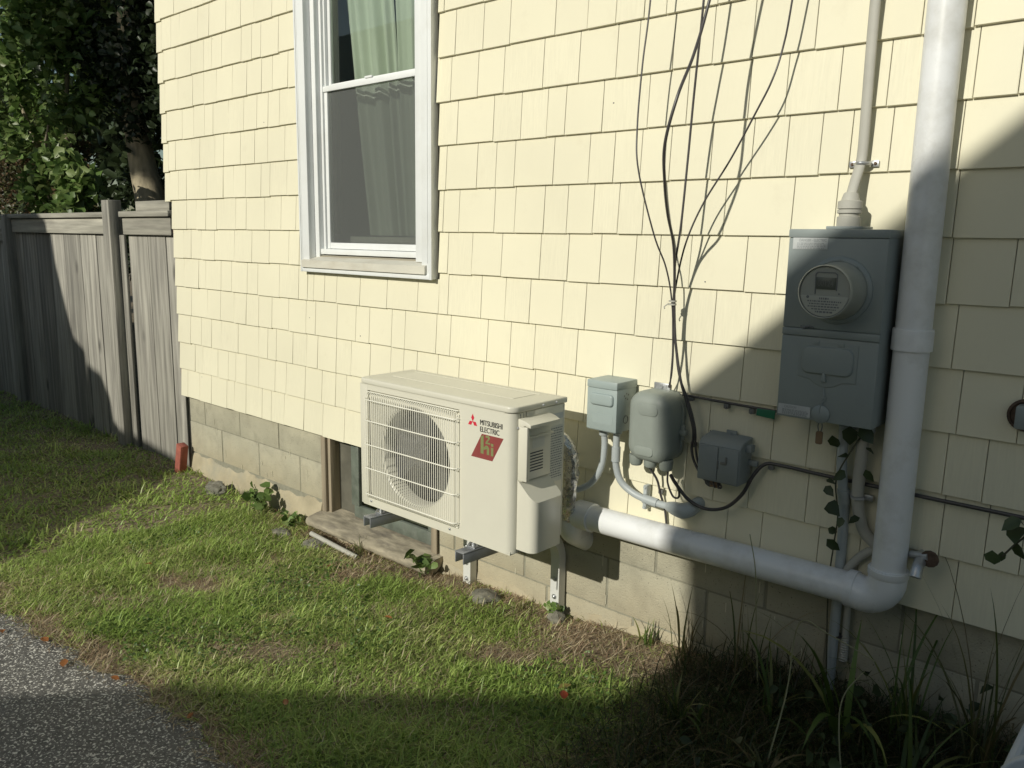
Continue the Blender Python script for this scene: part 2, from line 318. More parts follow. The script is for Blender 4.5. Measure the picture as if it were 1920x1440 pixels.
def text_mb(txt,size,x,y,z,thick=0.003,xs=1.0,align='LEFT',bold=0.0,plane='xz',space=1.0):
    cu=bpy.data.curves.new('t','FONT'); cu.body=txt; cu.size=size; cu.extrude=thick; cu.align_x=align; cu.resolution_u=5; cu.offset=bold; cu.space_character=space
    o=bpy.data.objects.new('t',cu); COL.objects.link(o); bpy.context.view_layer.update()
    me=bpy.data.meshes.new_from_object(o.evaluated_get(bpy.context.evaluated_depsgraph_get()))
    mb=MB()
    if plane=='xz': vs=[(x+v.co.x*xs,y-v.co.z,z+v.co.y) for v in me.vertices]
    else: vs=[(x+v.co.z,y+v.co.x*xs,z+v.co.y) for v in me.vertices]     # on a face that looks to +x
    mb.add(vs,[tuple(p.vertices) for p in me.polygons])
    bpy.data.objects.remove(o); bpy.data.curves.remove(cu); return mb
def mesh_np(name,V,F,mt,col=None,parent=None,kind=None,label=None,cat=None,group=None,smooth=False,loc=None):
    """V (n,3) in course units, F (m,k) same-size faces, col (n,3) per vertex"""
    V=np.asarray(V,float)*S; V[:,2]+=9.9*S
    if parent is not None: V=V-np.array(root_of(parent).location[:])
    elif loc is not None: V=V-np.array(m3(*loc)[:])
    me=bpy.data.meshes.new(name); k=F.shape[1]
    me.vertices.add(len(V)); me.vertices.foreach_set('co',V.astype(np.float32).ravel())
    me.loops.add(F.size); me.loops.foreach_set('vertex_index',F.astype(np.int32).ravel())
    me.polygons.add(len(F)); me.polygons.foreach_set('loop_start',np.arange(0,F.size,k,dtype=np.int32))
    me.polygons.foreach_set('loop_total',np.full(len(F),k,dtype=np.int32))
    if smooth: me.polygons.foreach_set('use_smooth',np.ones(len(F),bool))
    me.update(calc_edges=True)
    if col is not None:
        a=me.attributes.new('Col','FLOAT_COLOR','POINT'); c=np.ones((len(V),4),np.float32); c[:,:3]=col; a.data.foreach_set('color',c.ravel())
    me.materials.append(mt); o=bpy.data.objects.new(name,me); COL.objects.link(o)
    if parent is not None: o.parent=parent
    elif loc is not None: o.location=m3(*loc)
    tag(o,label,cat,group,kind); return o

# ---------------------------------------------------------------- terrain
_gx=np.array([-60,0,5,8.4,10.5,12.5,15,17.7,21.5,24,28,34,60]); _gz=np.array([-10.0,-9.92,-9.97,-10.0,-10.02,-9.92,-9.75,-9.66,-9.32,-9.1,-8.9,-8.9,-8.9])
def gz(x,y):
    x=np.asarray(x,float); y=np.asarray(y,float)
    zw=np.interp(x,_gx,_gz); far=-9.72-0.0*x
    far=np.where(x<0,-9.95,np.interp(x,[0,8],[-9.95,-9.72]))
    t=np.clip((-y-0.2)/7.5,0,1); t=t*t*(3-2*t)
    z=zw*(1-t)+far*t
    return z+0.05*np.sin(x*1.3+y*0.7)*np.cos(y*1.1-x*0.4)+0.02*np.sin(x*3.1-y*2.3)
drive_edge_x=np.array([-60,-2,4,7.6,9.5,11.2,12.1,13.6,15.5,17.0,18.2,26,60]); drive_edge_y=np.array([-10.0,-9.4,-8.7,-8.25,-8.2,-8.0,-7.9,-7.55,-7.5,-7.55,-7.85,-8.1,-8.2])
def dedge(x): return np.interp(x,drive_edge_x,drive_edge_y)+0.10*np.sin(np.asarray(x)*2.9)+0.06*np.sin(np.asarray(x)*7.3)
# ground sheet to the horizon
gxs=np.concatenate([np.linspace(-1500,-80,12),np.linspace(-60,60,241),np.linspace(80,1500,12)]); gys=np.concatenate([np.linspace(-1500,-60,10),np.linspace(-50,30,161),np.linspace(60,1500,10)])
GX,GY=np.meshgrid(gxs,gys,indexing='ij'); GZ=gz(np.clip(GX,-60,60),np.clip(GY,-50,30))
below=(GY<dedge(GX)-0.15)&(GY>-30); GZ=np.where(below,GZ-0.12,GZ)
nx,ny=GX.shape; idx=np.arange(nx*ny).reshape(nx,ny)
GF=np.stack([idx[:-1,:-1],idx[1:,:-1],idx[1:,1:],idx[:-1,1:]],-1).reshape(-1,4)
mesh_np('ground',np.stack([GX,GY,GZ],-1).reshape(-1,3),GF,M_SOIL,kind='structure',smooth=True)
# driveway
xs=np.linspace(-60,60,601); rows=[]
ts=np.array([0,0.01,0.02,0.05,0.1,0.2,0.4,0.7,1.0])
e=dedge(xs)
V=[];
for t in ts:
    yy=e*(1-t)+(-30)*t; zz=gz(xs,np.maximum(yy,-50))+(-0.10 if t==0 else 0.0)+0.015
    V.append(np.stack([xs,yy,zz],-1))
V=np.array(V); nr,nc=V.shape[:2]; idx=np.arange(nr*nc).reshape(nr,nc)
DF=np.stack([idx[:-1,:-1],idx[1:,:-1],idx[1:,1:],idx[:-1,1:]],-1).reshape(-1,4)
mesh_np('driveway',V.reshape(-1,3),DF,M_ASPH,kind='structure',smooth=True)

# ================================================================ yellow house
house=thing('yellow_house','cream yellow shingled house wall on a grey concrete block foundation','house',(0,0,-9.9))
XR=33.0; ZT=15
WX0,WX1,WZ0,WZ1=8.16,13.78,-2.16,11.0       # window casing outline
sid=MB()
def shingle(x0,x1,z0,z1,tz=0.0,dy=0.0):
    g=0.006; ra=(rng.random(),rng.random()); r=(*ra,1,1); rb=(*ra,0,1)
    zb=z0+tz; yb=dy; yt=0.068
    a,b_=x0+g,x1-g; e=0.012
    vs=[(a,yb+e*.6,zb+e),(b_,yb+e*.6,zb+e),(b_,yt,z1),(a,yt,z1),(a+e,yb,zb+e*1.4),(b_-e,yb,zb+e*1.4),(b_-e*.6,yt-.004,z1),(a+e*.6,yt-.004,z1),
        (a,yb+.085,zb),(b_,yb+.085,zb),(b_,yt+.03,z1),(a,yt+.03,z1)]
    fs=[(4,5,6,7),(0,1,5,4),(1,2,6,5),(3,0,4,7),(8,9,1,0),(9,10,2,1),(11,8,0,3)]
    sid.add(vs,fs,r); sid.r[-3]=rb; sid.r[-2]=(ra[0],ra[1],.8,1); sid.r[-1]=(ra[0],ra[1],.8,1)
for k in range(-7,ZT):
    x=0.0 if k<0 else -0.40
    first=True
    while x<XR:
        w=rng.choice([rng.uniform(.48,.68),rng.uniform(.68,.98),rng.uniform(.98,1.28)],p=[.27,.45,.28])
        if first and k>=0: w=0.40
        x1=min(x+w,XR); z0,z1=k,k+1.06
        tz=rng.normal(0,.006)+(-.045 if first and k>=0 else 0); dy=rng.normal(0,.004)
        # cut round the window
        segs=[(x,x1,z0,z1)]
        if z1>WZ0 and z0<WZ1 and x1>WX0+.04 and x<WX1-.04:
            segs=[]
            if x<WX0+.04: segs.append((x,WX0+.05,z0,z1))
            if x1>WX1-.04: segs.append((WX1+.035,x1,z0,z1))
            if z0<WZ0-.05:
                segs.append((max(x,WX0+.05),min(x1,WX1+.035),z0,min(z1,WZ0+.02)))
        for (a,b_,c,d) in segs:
            if b_-a>.03: shingle(a,b_,c,d,tz,dy)
        x=x1; first=False
o=sid.build('shingle_siding',M_SID,house,smooth=0,attr=True,recalc=True)
# sheathing behind the shingles, with the two openings left out
bk=MB()
YB0,YB1=0.118,0.5
def wallrects(x0,x1,z0,z1,hx0,hx1,hz0,hz1):
    bk.box(x0,hx0,YB0,YB1,z0,z1); bk.box(hx1,x1,YB0,YB1,z0,z1); bk.box(hx0,hx1,YB0,YB1,z0,hz0); bk.box(hx0,hx1,YB0,YB1,hz1,z1)
wallrects(-.05,XR,-7.02,ZT,8.6,13.3,-1.7,10.6)
bk.box(-.05,.35,.5,40,-7.02,ZT); bk.box(XR-.4,XR,.5,40,-7.02,ZT); bk.box(-.05,XR,39.6,40,-7.02,ZT)
bk.build('wall_sheathing',M_BACK,house,smooth=0)
st=MB(); st.box(-.16,-.055,.13,.4,-7.0,-.02)
for k in range(30): st.box(-.19,-.16,.14,.38,-7+k*.235,-6.9+k*.235+rng.uniform(0,.08))
st.build('old_siding_edge',M_STRIP,house,smooth=0)
rf=MB(); rf.prism([(-1.2,ZT+.0),(41,ZT+.0),(41,ZT+.35),(20,ZT+13),(-1.2,ZT+.35)],-1.5,XR+1.5,axis='x'); rf.build('roof',M_ROOF,house,smooth=0)
# foundation: individually recessed blocks
fb=MB(); FY=0.22
rows=[(-6.6,-7.93),(-7.96,-9.08)]
def blockrow(z1,z0,off,x0,x1):
    x=x0-off
    while x<x1:
        a=max(x,x0); b_=min(x+2.38,x1)
        if b_-a>.05: fb.box(a+.02,b_-.02,FY+rng.uniform(-.006,.006),.9,z0+.02,z1-.02,b=.012)
        x+=2.40
XF=[(0.15,8.42),(13.62,XR)]
for (a,b_) in XF:
    blockrow(-6.6,-7.95,1.25 if a<1 else .6,a,b_); blockrow(-7.95,-9.12,0.1 if a<1 else 1.8,a,b_)
    if a>5: blockrow(-9.12,-10.4,1.1,a,b_)
    fb.build('block_wall',M_CONC,house,smooth=30); fb=MB()
dp_=MB()
for k in range(34):
    x=rng.choice([rng.uniform(.4,8.2),rng.uniform(14,26)]); z=rng.uniform(-9.0,-7.3); dp_.box(x-.008,x+.008,FY-.012,FY-.004,z-rng.uniform(.06,.28),z)
dp_.build('paint_drips',M_SID2,house,smooth=0)
mo=MB()
for (a,b_) in XF: mo.box(a+.005,b_-.005,FY+.018,.88,-12,-6.6)
mo.box(8.42,13.62,FY+.02,.88,-12,-9.5)
mo.build('mortar_joints',M_MORT,house,smooth=0)
# parged foot of the wall, uneven top
pg=MB(); xs_=np.arange(0.12,XR,.14); top=-9.22+.06*np.sin(xs_*1.7)+.05*np.sin(xs_*5.1)+.03*rng.normal(size=len(xs_))
top=np.where(xs_>13.2,top-.30+.42*np.clip((xs_-17)/8,0,1),top)
top=np.where((xs_>8.45)&(xs_<13.55),-9.60,top)
vs=[];fs=[]
for i,x in enumerate(xs_):
    yo=-.012+.018*math.sin(x*2.3)
    sill=(8.45<x<13.55)
    yf=-.02 if sill else FY-.03+yo*.5
    vs+=[(x,FY+.02,top[i]),(x,yf+.03,top[i]-.02),(x,yf+.005,top[i]-.16),(x,yf-.02,-9.9),(x,yf-.03,-12)]
for i in range(len(xs_)-1):
    for k in range(4): a=i*5+k; fs.append((a,a+1,a+6,a+5))
pg.add(vs,fs); pg.build('parged_footing',M_PARGE,house,smooth=40)

# --- double hung window
def frame_bars(mb,x0,x1,z0,z1,w,y0,y1,b=.01,sides='LRTB'):
    wl,wr,wt,wb=w if isinstance(w,tuple) else (w,)*4
    if 'L' in sides: mb.box(x0,x0+wl,y0,y1,z0,z1,b)
    if 'R' in sides: mb.box(x1-wr,x1,y0,y1,z0,z1,b)
    if 'T' in sides: mb.box(x0+wl+.002,x1-wr-.002,y0+.003,y1,z1-wt,z1,b)
    if 'B' in sides: mb.box(x0+wl+.002,x1-wr-.002,y0+.003,y1,z0,z0+wb,b)
win=MB()
# outer vinyl casing (with a narrow raised outer lip)
frame_bars(win,8.17,13.72,-2.14,10.9,(.40,.36,.4,.02),-.12,.115,.012,'LRT')
win.box(8.155,8.22,-.15,-.11,-2.16,10.9,.008); win.box(13.66,13.75,-.155,-.11,-2.16,10.9,.012); win.box(13.55,13.59,-.135,-.11,-1.75,10.9,.008)
win.box(8.22,8.26,-.13,-.11,-2.0,10.9,.004)
window=win.build('window',M_WHITE,house)
fr2=MB()
fr2.box(8.575,8.76,.10,.30,-1.74,10.4,.01); fr2.box(13.0,13.355,.0,.30,-1.74,10.4,.012); fr2.box(8.765,12.995,.125,.3,10.1,10.4,.01)
fr2.box(8.765,8.86,.25,.42,-1.62,10.1,.008); fr2.box(12.87,12.995,.20,.42,-1.62,10.1,.008)
fr2.box(8.86,8.92,.33,.5,-1.5,10.1,.006)
fr2.build('frame',M_WHITE,window)
sl=MB()
sl.prism([(-.20,-2.03),(-.20,-1.83),(.30,-1.66),(.45,-1.66),(.45,-2.03)],8.27,13.55,axis='x',b=.008)
sl.build('sill',M_SILL,window)
ap=MB(); ap.box(8.225,13.655,-.145,.1,-2.155,-2.035,.012); ap.box(8.765,12.995,.14,.44,-1.65,-1.50,.012); ap.build('apron_trim',M_WHITE,window)
ls=MB(); frame_bars(ls,8.87,12.85,-1.49,2.92,(.14,.16,.13,.17),.30,.42,.012)
ls.box(8.865,12.86,.26,.31,2.78,2.93,.012); ls.box(10.75,11.05,.24,.30,2.935,2.99,.01)
ls.build('lower_sash',M_WHITE,window)
us=MB(); frame_bars(us,8.93,12.88,2.94,10.1,(.12,.13,.14,.06),.42,.52,.01); us.build('upper_sash',M_WHITE,window)
g1=MB(); g1.add([(9.02,.38,-1.31),(12.70,.38,-1.31),(12.70,.38,2.78),(9.02,.38,2.78)],[(0,1,2,3)]); g1.build('lower_pane',M_GLASS,window,smooth=0,recalc=False)
g2=MB(); g2.add([(9.06,.475,3.01),(12.76,.475,3.01),(12.76,.475,9.9),(9.06,.475,9.9)],[(0,1,2,3)]); g2.build('upper_pane',M_GLASS,window,smooth=0,recalc=False)
sc_=MB(); sc_.box(9.02,12.70,.335,.337,-1.31,2.78); sc_.build('insect_screen',M_SCREEN,window,smooth=0)
rm=MB(); rm.box(7.5,14.6,3.2,3.3,-2.5,11.2); rm.box(7.4,7.5,.51,3.3,-2.5,11.2); rm.box(14.6,14.7,.51,3.3,-2.5,11.2); rm.box(7.4,14.7,.51,3.3,-2.6,-2.5); rm.box(7.4,14.7,.51,3.3,11.2,11.3)
rm.build('room_interior',M_ROOM,house,smooth=0)
il=MB(); il.box(9.6,12.8,.55,.8,-1.32,-1.14,.02); il.build('inner_ledge',M_SILL,window)
# curtains (pleated sheets hung inside the glass)
def curtain(name,x0t,x1t,x0b,x1b,y,label,amp=.10,n=9,ph=0):
    V=[];F=[]; nu,nv=n*12,16
    for j in range(nv+1):
        t=j/nv; z=10.4-(10.4+1.1)*t
        for i in range(nu+1):
            u=i/nu; x=(x0t+(x1t-x0t)*u)*(1-t**1.3)+(x0b+(x1b-x0b)*u)*t**1.3
            V.append((x,y+amp*(.5+.6*t)*math.sin(u*n*2*math.pi+ph+1.9*math.sin(5*u+1.3*t))*(.5+.5*math.sin(u*9+ph+t))+amp*.9*math.sin(u*n*2.3+ph*2+t),z))
    for j in range(nv):
        for i in range(nu): a=j*(nu+1)+i; F.append((a,a+1,a+nu+2,a+nu+1))
    mb=MB(); mb.add(V,F); mb.build(name,M_CURT,None,loc=(x0t,y,-1.1),smooth=180,label=label,cat='curtain',group='curtains in the tall window',recalc=False)
curtain('curtain',8.5,10.8,9.95,11.75,.95,'pale green curtain hanging in the middle and right of the tall window',.11,8)
curtain('curtain',8.35,8.75,8.4,8.75,.9,'narrow strip of green curtain at the left edge of the tall window',.05,3,1)
curtain('curtain',11.2,12.3,11.85,12.5,.80,'gathered green curtain strip at the right edge of the tall window',.07,4,2)

# --- basement window opening
bw=MB(); bw.box(8.44,8.66,.17,.36,-9.42,-6.9,.02); bw.box(8.67,8.80,.26,.6,-9.42,-6.9,.015)
bwin=bw.build('basement_window',M_JAMB,house)
bw=MB(); bw.box(13.32,13.55,.2,.55,-9.42,-6.9,.02); bw.build('jamb',M_JAMB,bwin)
bs=MB(); bs.box(9.72,13.3,.42,.56,-9.36,-8.98,.02); bs.box(9.62,9.98,.40,.55,-9.0,-6.95,.02)
bs.box(10.0,13.3,.41,.55,-7.2,-6.95,.02); bs.box(12.98,13.3,.40,.54,-8.97,-7.21,.02)
bs.build('green_sash',M_GREEN,bwin)
gg=MB(); gg.add([(9.98,.505,-8.98),(12.98,.505,-8.98),(12.98,.505,-7.2),(9.98,.505,-7.2)],[(0,1,2,3)]); gg.build('basement_pane',M_GLASS,bwin,smooth=0,recalc=False)
gd=MB(); gd.box(8.80,9.66,.62,.66,-9.4,-6.9); gd.box(8.82,13.4,1.2,1.3,-9.5,-6.9); gd.box(8.80,8.82,.6,1.3,-9.4,-6.9); gd.build('recess_board',mat('recess_board_paint',(0.115,0.11,0.085),0.85,0.25,12),bwin,smooth=0)
slab=MB()
nx_=44; V=[];F=[]
sxs=np.linspace(8.40,13.75,nx_); prof=[(.62,-9.38),(.30,-9.41),(.0,-9.45),(-.25,-9.50),(-.38,-9.545),(-.42,-9.60),(-.41,-9.70),(-.33,-9.78),(-.02,-9.82)]
for i,x in enumerate(sxs):
    for j,(y,z) in enumerate(prof):
        V.append((x+.02*math.sin(j*3+i),y*(1+.03*math.sin(i*1.9+j))+rng.normal(0,.006),z+rng.normal(0,.008)))
n=len(prof)
for i in range(nx_-1):
    for j in range(n-1): a=i*n+j; F.append((a,a+1,a+n+1,a+n))
F.append(tuple(range(n))); F.append(tuple(range((nx_-1)*n,nx_*n)))
slab.add(V,F); slab.build('window_slab',M_SLAB,bwin,smooth=50)

# ================================================================ fence
fen=thing('plank_fence','weathered grey wooden plank fence running left from the house corner','fence',(-.9,.4,-10))
def plank(mb,x0,x1,y0,y1,z0,z1,b=.02): mb.box(x0,x1,y0,y1,z0,z1,b)
x=-30.0; i=0
widths=[]
edges=[-1.45,-2.95,-4.70]           # right bay boards
bm_=MB()
bx=[-.55,-1.42,-2.9,-4.62]
for a,b_ in zip(bx[1:],bx[:-1]):
    q=MB(); plank(q,a+.03,b_-.03,.42+rng.uniform(-.02,.02),.54,-10.25,-.62,.02); q.build('board',M_WOODG,fen)
x=-5.9
while x>-30:
    w=1.78+rng.uniform(-.12,.12); q=MB(); plank(q,x-w+.03,x-.02,.42+rng.uniform(-.03,.03),.55,-10.3,-.62,.02); q.build('board',M_WOODG,fen); x-=w
q=MB(); plank(q,-4.68,-.62,.26,.415,-1.22,-.56,.025); q.build('rail',M_WOODH,fen)
q=MB(); plank(q,-17.6,-5.95,.26,.415,-1.22,-.56,.025); q.build('rail',M_WOODH,fen)
q=MB(); plank(q,-30,-18.4,.26,.415,-1.7,-1.05,.025); q.build('rail',M_WOODH,fen)
q=MB(); plank(q,-4.68,-.5,.12,.62,-.545,-.33,.03); q.build('cap_rail',M_WOODH,fen)
q=MB(); plank(q,-17.7,-5.95,.12,.62,-.55,-.34,.03); q.build('cap_rail',M_WOODH,fen)
q=MB(); plank(q,-5.88,-5.22,-.02,.50,-10.3,.12,.03); q.build('post',M_WOODG,fen)
q=MB(); plank(q,-18.3,-17.75,.0,.52,-10.3,-.35,.03); q.build('post',M_WOODG,fen)
q=MB(); plank(q,-5.15,-4.72,.30,.41,-10.2,-1.24,.02); q.build('batten',M_WOODG,fen)
q=MB(); plank(q,-1.25,-.62,.55,.70,-10.2,-7.0,.02); q.build('post',M_WOODG,fen)
q=MB(); q.box(-5.1,-2.2,1.0,1.15,-.3,.1,.02); q.build('rear_rail',M_WOODH,fen)

# ================================================================ neighbour's house and added blocks behind the camera, outlined to cast the big shadows
nh=thing('neighbour_house','grey clapboard neighbour house with gable roof across the driveway','house',(30,-40,-9.9))
q=MB(); q.prism([(20.05,-12),(20.05,14.0),(32,25),(44,14.0),(44,-12)],-62,-35.3); q.build('wall',M_NHOUSE,nh,smooth=0)
q=MB()
q.prism([(19.05,13.35),(32,25.3),(45,13.35),(45,13.0),(44.0,13.0),(32,24.0),(20.0,13.0),(19.15,12.9)],-63,-34.9); q.build('roof',M_ROOF,nh,smooth=0)
q=MB(); q.prism([(20.05,-12),(20.05,7.15),(19.3,7.0),(17.6,6.23),(15.46,5.27),(13.14,4.32),(11.49,3.24),(7.6,1.2),(5.2,-2.2),(5.2,-12)],-50,-35.1); q.build('shadow_porch',M_NHOUSE,nh,smooth=0)  # added lower block, its sloping edge traced from the ground shadow
for wx in (26,33):
    q=MB(); q.box(wx,wx+3,-35.38,-35.25,2,8,.05); q.build('window',M_DARK,nh,smooth=0)
garx=1
gar=thing('shadow_garage','tall grey unseen garage added to cast the shadow at the left','garage',(-30,-40,-9.9))  # unseen block put in as occluder, outline cut to the fence shadow
q=MB(); q.prism([(-70,-12),(-70,17.5),(-15.3,17.55),(-14.5,17.0),(-14.2,15.3),(-13.3,13.1),(-12.7,11.9),(-11.5,11.4),(-11.4,-12)],-60,-35.1); q.build('wall',M_NHOUSE,gar,smooth=0)
q=MB(); q.prism([(-11.38,-12),(-11.38,10.9),(-9.9,10.6),(-9.1,9.6),(-8.9,8.6),(-2.2,8.0),(2.1,5.1),(4.3,3.7),(5.4,2.4),(5.1,-12)],-50,-35.3); q.build('shadow_lean_to',M_NHOUSE,gar,smooth=0)  # added low block, stepped outline shades the left lawn

# ================================================================ outdoor unit
ac=thing('air_conditioner','ivory outdoor air conditioner unit with caged fan on two wall brackets','air conditioner',(16.5,-1.9,-7.12))
X0,X1,Y0,Y1=14.2,18.78,-2.72,-1.16
AZ0,AZ1=-7.10,-4.34
b=MB()
GX0,GX1,GZ0,GZ1=14.46,17.36,-6.93,-4.46; CX,CZ,CR=15.93,-5.74,1.10
# front plate with the round fan opening
def plate_with_hole(mb,x0,x1,z0,z1,cx,cz,r,y,n=72):
    vs=[];fs=[]
    for k in range(n):
        a=2*math.pi*k/n; c,s_=math.cos(a),math.sin(a); vs.append((cx+r*c,y,cz+r*s_))
        tx=(x1-cx)/c if c>1e-9 else ((x0-cx)/c if c<-1e-9 else 1e9); tz=(z1-cz)/s_ if s_>1e-9 else ((z0-cz)/s_ if s_<-1e-9 else 1e9)
        t=min(tx,tz); vs.append((cx+t*c,y,cz+t*s_))
    for k in range(n): a=2*k; b_=2*((k+1)%n); fs.append((a,b_,b_+1,a+1))
    for (px,pz) in ((x0,z0),(x1,z0),(x1,z1),(x0,z1)):      # fill the corners
        best=sorted(range(n),key=lambda k:abs(math.atan2(math.sin(2*math.pi*k/n-math.atan2(pz-cz,px-cx)),math.cos(2*math.pi*k/n-math.atan2(pz-cz,px-cx)))))[:2]
        vs.append((px,y,pz)); fs.append((len(vs)-1,2*best[0]+1,2*best[1]+1))
    mb.add(vs,fs)
# shell: rounded front right corner, open front where the grille recess sits
prof=[(X0,Y1),(X0,Y0+.05),(X0+.02,Y0+.015),(X0+.05,Y0)]
b.box(X0,GX0,Y0,Y0+.06,AZ0,AZ1,.012)
b.box(GX0,GX1,Y0,Y0+.06,AZ0,GZ0,0); b.box(GX0,GX1,Y0,Y0+.06,GZ1,AZ1,0)
cr=.17; poly=[(GX1,Y0+.06),(GX1,Y0)]+[(X1-cr+cr*math.sin(math.radians(a)),Y0+cr-cr*math.cos(math.radians(a))) for a in range(0,91,10)]+[(X1,Y0+.36),(X1-.05,Y0+.36),(X1-.05,Y0+cr),(X1-cr,Y0+.06)]
b.prism(poly,AZ0,AZ1,axis='z')
b.box(X0,X0+.06,Y0+.062,Y1,AZ0,AZ1,.01); b.box(X0,X1,Y1-.05,Y1,AZ0,AZ1,.01)
b.box(X1-.045,X1-.005,Y0+.40,Y1,AZ0+.02,AZ1,.008)
b.box(X0+.03,X1-.05,Y0+.03,Y1-.03,AZ0-.03,AZ0+.04)
b.build('body',M_AC,ac)
rc=MB(); plate_with_hole(rc,GX0,GX1,GZ0,GZ1,CX,CZ,CR,Y0+.07)
rc.lathe((CX,Y0+.07,CZ),[(CR,0),(CR-.035,.02),(CR-.06,.06),(CR-.07,.35)],cap0=False,cap1=False,seg=72)
rc.build('fan_shroud',M_AC,ac,smooth=50,recalc=False)
cv=MB(); cv.lathe((CX,Y0+.42,CZ),[(CR-.07,0),(CR+.08,.01),(CR+.08,.75),(.01,.75)],cap0=False,cap1=False,seg=48); cv.build('fan_cavity',M_FINS,ac,smooth=0,recalc=False)
fn=MB(); fn.lathe((CX,Y0+.22,CZ),[(.02,0),(.22,.01),(.27,.06),(.27,.35),(.1,.4)],seg=36); fan=fn.build('fan_hub',M_FAN,ac)
for k in range(3):
    q=MB(); vs=[];fs=[]; nr_,na=8,14
    for i in range(nr_+1):
        r=.24+(CR-.36)*i/nr_+.0; 
        for j in range(na+1):
            a=math.radians(120*k+20+88*j/na*(1-.15*i/nr_)+12*(i/nr_)**2); y=Y0+.50-.26*(j/na)+.03*math.sin(i/nr_*3)
            vs.append((CX+r*math.cos(a),y,CZ+r*math.sin(a)))
    for i in range(nr_):
        for j in range(na): a=i*(na+1)+j; fs.append((a,a+1,a+na+2,a+na+1))
    n=len(vs); vs2=[(v[0],v[1]+.03,v[2]) for v in vs]; fs2=[tuple(t+n for t in f[::-1]) for f in fs]
    q.add(vs+vs2,fs+fs2); q.build('fan_blade',M_FAN,fan,smooth=60,recalc=False)
# wire cage
gr=MB(); wr=.0092
nw=45; gx0,gx1=GX0+.06,GX1-.07; yo=Y0-.105
for i in range(nw):
    x=gx0+(gx1-gx0)*i/(nw-1)
    gr.tube([(x,Y0-.0,GZ1-.035),(x,Y0-.075,GZ1-.07),(x,yo,GZ1-.16),(x,yo,CZ),(x,yo,GZ0+.11),(x,Y0-.07,GZ0+.04),(x,Y0,GZ0+.02)],wr,seg=5,smooth=False,cap=False)
for z in (GZ1-.19,-5.12,-5.66,-6.20,GZ0+.13):
    gr.tube([(gx0-.07,Y0,z),(gx0-.03,yo+.02,z),(gx0,yo-.02,z),(gx1,yo-.02,z),(gx1+.06,yo+.02,z),(gx1+.09,Y0,z)],.0135,seg=6,smooth=False,cap=False)
gr.tube([(gx0-.05,Y0-.02,GZ1-.03),(gx1+.07,Y0-.02,GZ1-.03)],.012,seg=6,smooth=False); gr.tube([(gx0-.05,Y0-.02,GZ0+.02),(gx1+.07,Y0-.02,GZ0+.02)],.012,seg=6,smooth=False)
for x in (gx1+.035,gx1+.075): gr.tube([(x,Y0-.01,GZ1-.10),(x,Y0-.06,GZ1-.16),(x,Y0-.06,GZ0+.12),(x,Y0-.01,GZ0+.03)],wr,seg=5,smooth=False)
gr.build('fan_grille',M_ACW,ac,smooth=60)
# lid
ld=MB(); lp=rrect(X0-.03,X1+.03,Y0-.03,Y1+.03,.19,6,(0,0,1,1)); ld.prism(lp,AZ1+.012,-4.205,axis='z',b=.03)
ld.build('lid',M_AC,ac)
l2=MB(); l2.box(X0+.35,X1-.55,Y0+.62,Y1-.28,-4.2055,-4.198,.002); l2.box(X0+.30,X1-.5,Y1-.2,Y1-.18,-4.206,-4.199)
l2.box(X0+.02,X1-.2,Y0-.005,Y0+.05,AZ1-.006,AZ1+.014); l2.build('lid_panel',M_AC,ac,smooth=0)
# side panel seams, screws
sm=MB()
sm.box(X1-.012,X1+.006,Y0+.21,Y0+.225,AZ0,AZ1-.02); sm.box(X1-.05,X1-.035,Y0+.36,Y0+.40,AZ0,AZ1)
sm.box(X1-.003,X1+.004,Y0+.30,Y0+.315,AZ0,AZ1-.02)
sm.build('side_seam',M_GROOVE,ac,smooth=0)
for (x,y,z,ax) in ((14.55,Y0-.004,-7.0,'y'),(17.1,Y0-.004,-7.0,'y'),(X1+.004,Y0+.15,-4.62,'x'),(X1+.032,Y0+.85,-4.27,'x'),(X1+.032,Y0+1.25,-4.27,'x'),(X1+.0,Y0+.27,-5.6,'x')):
    q=MB(); q.lathe((x,y,z),[(.028,0.0),(.026,-.012),(.012,-.02)] if ax=='y' else [(.028,0.0),(.026,.012),(.012,.02)],axis=ax,seg=12); q.build('screw',M_GALV,ac)
# service cover
CY0,CY1=Y0+.16,Y0+1.02
q=MB()
cp=[(X1-.01,CY0-.0),(X1+.26,CY0)]+[(X1+.26+.16*math.sin(math.radians(a)),CY0+.16-.16*math.cos(math.radians(a))) for a in range(15,91,15)]+[(X1+.42,CY1-.05),(X1+.38,CY1),(X1-.01,CY1)]
bm=bmesh.new(); bot=[bm.verts.new((x,y,-7.02)) for x,y in cp]
def topz(x,y): return -5.62-.40*max(0,(x-X1)/.42)**1.1
tp=[bm.verts.new((x,y,topz(x,y))) for x,y in cp]
bm.faces.new(bot); bm.faces.new(tp[::-1]); n=len(cp)
for i in range(n): bm.faces.new((bot[i],tp[i],tp[(i+1)%n],bot[(i+1)%n]))
bmesh.ops.recalc_face_normals(bm,faces=bm.faces[:]); q.bm(bm)
q.box(X1-.01,X1+.10,CY0+.02,CY1,-5.66,-4.52,.015)
q.prism([(X1-.01,-4.44),(X1+.17,-4.47),(X1+.30,-4.53),(X1+.30,-4.585),(X1+.16,-4.56),(X1+.09,-4.60),(X1-.01,-4.60)],CY0+.0,CY1+.02,axis='y',b=.01)
q.box(X1-.01,X1+.22,CY0,CY0+.09,-5.64,-4.58,.02); q.box(X1+.09,X1+.17,CY0+.09,CY1,-4.83,-4.79,.01)
cover=q.build('service_cover',M_AC,ac,smooth=40)
q=MB()
for k in range(7): z=-5.14-.058*k; q.box(X1+.099,X1+.104,CY0+.24,CY0+.62,z-.011,z+.011)
q.build('vent_slots',M_DARK,cover,smooth=0)
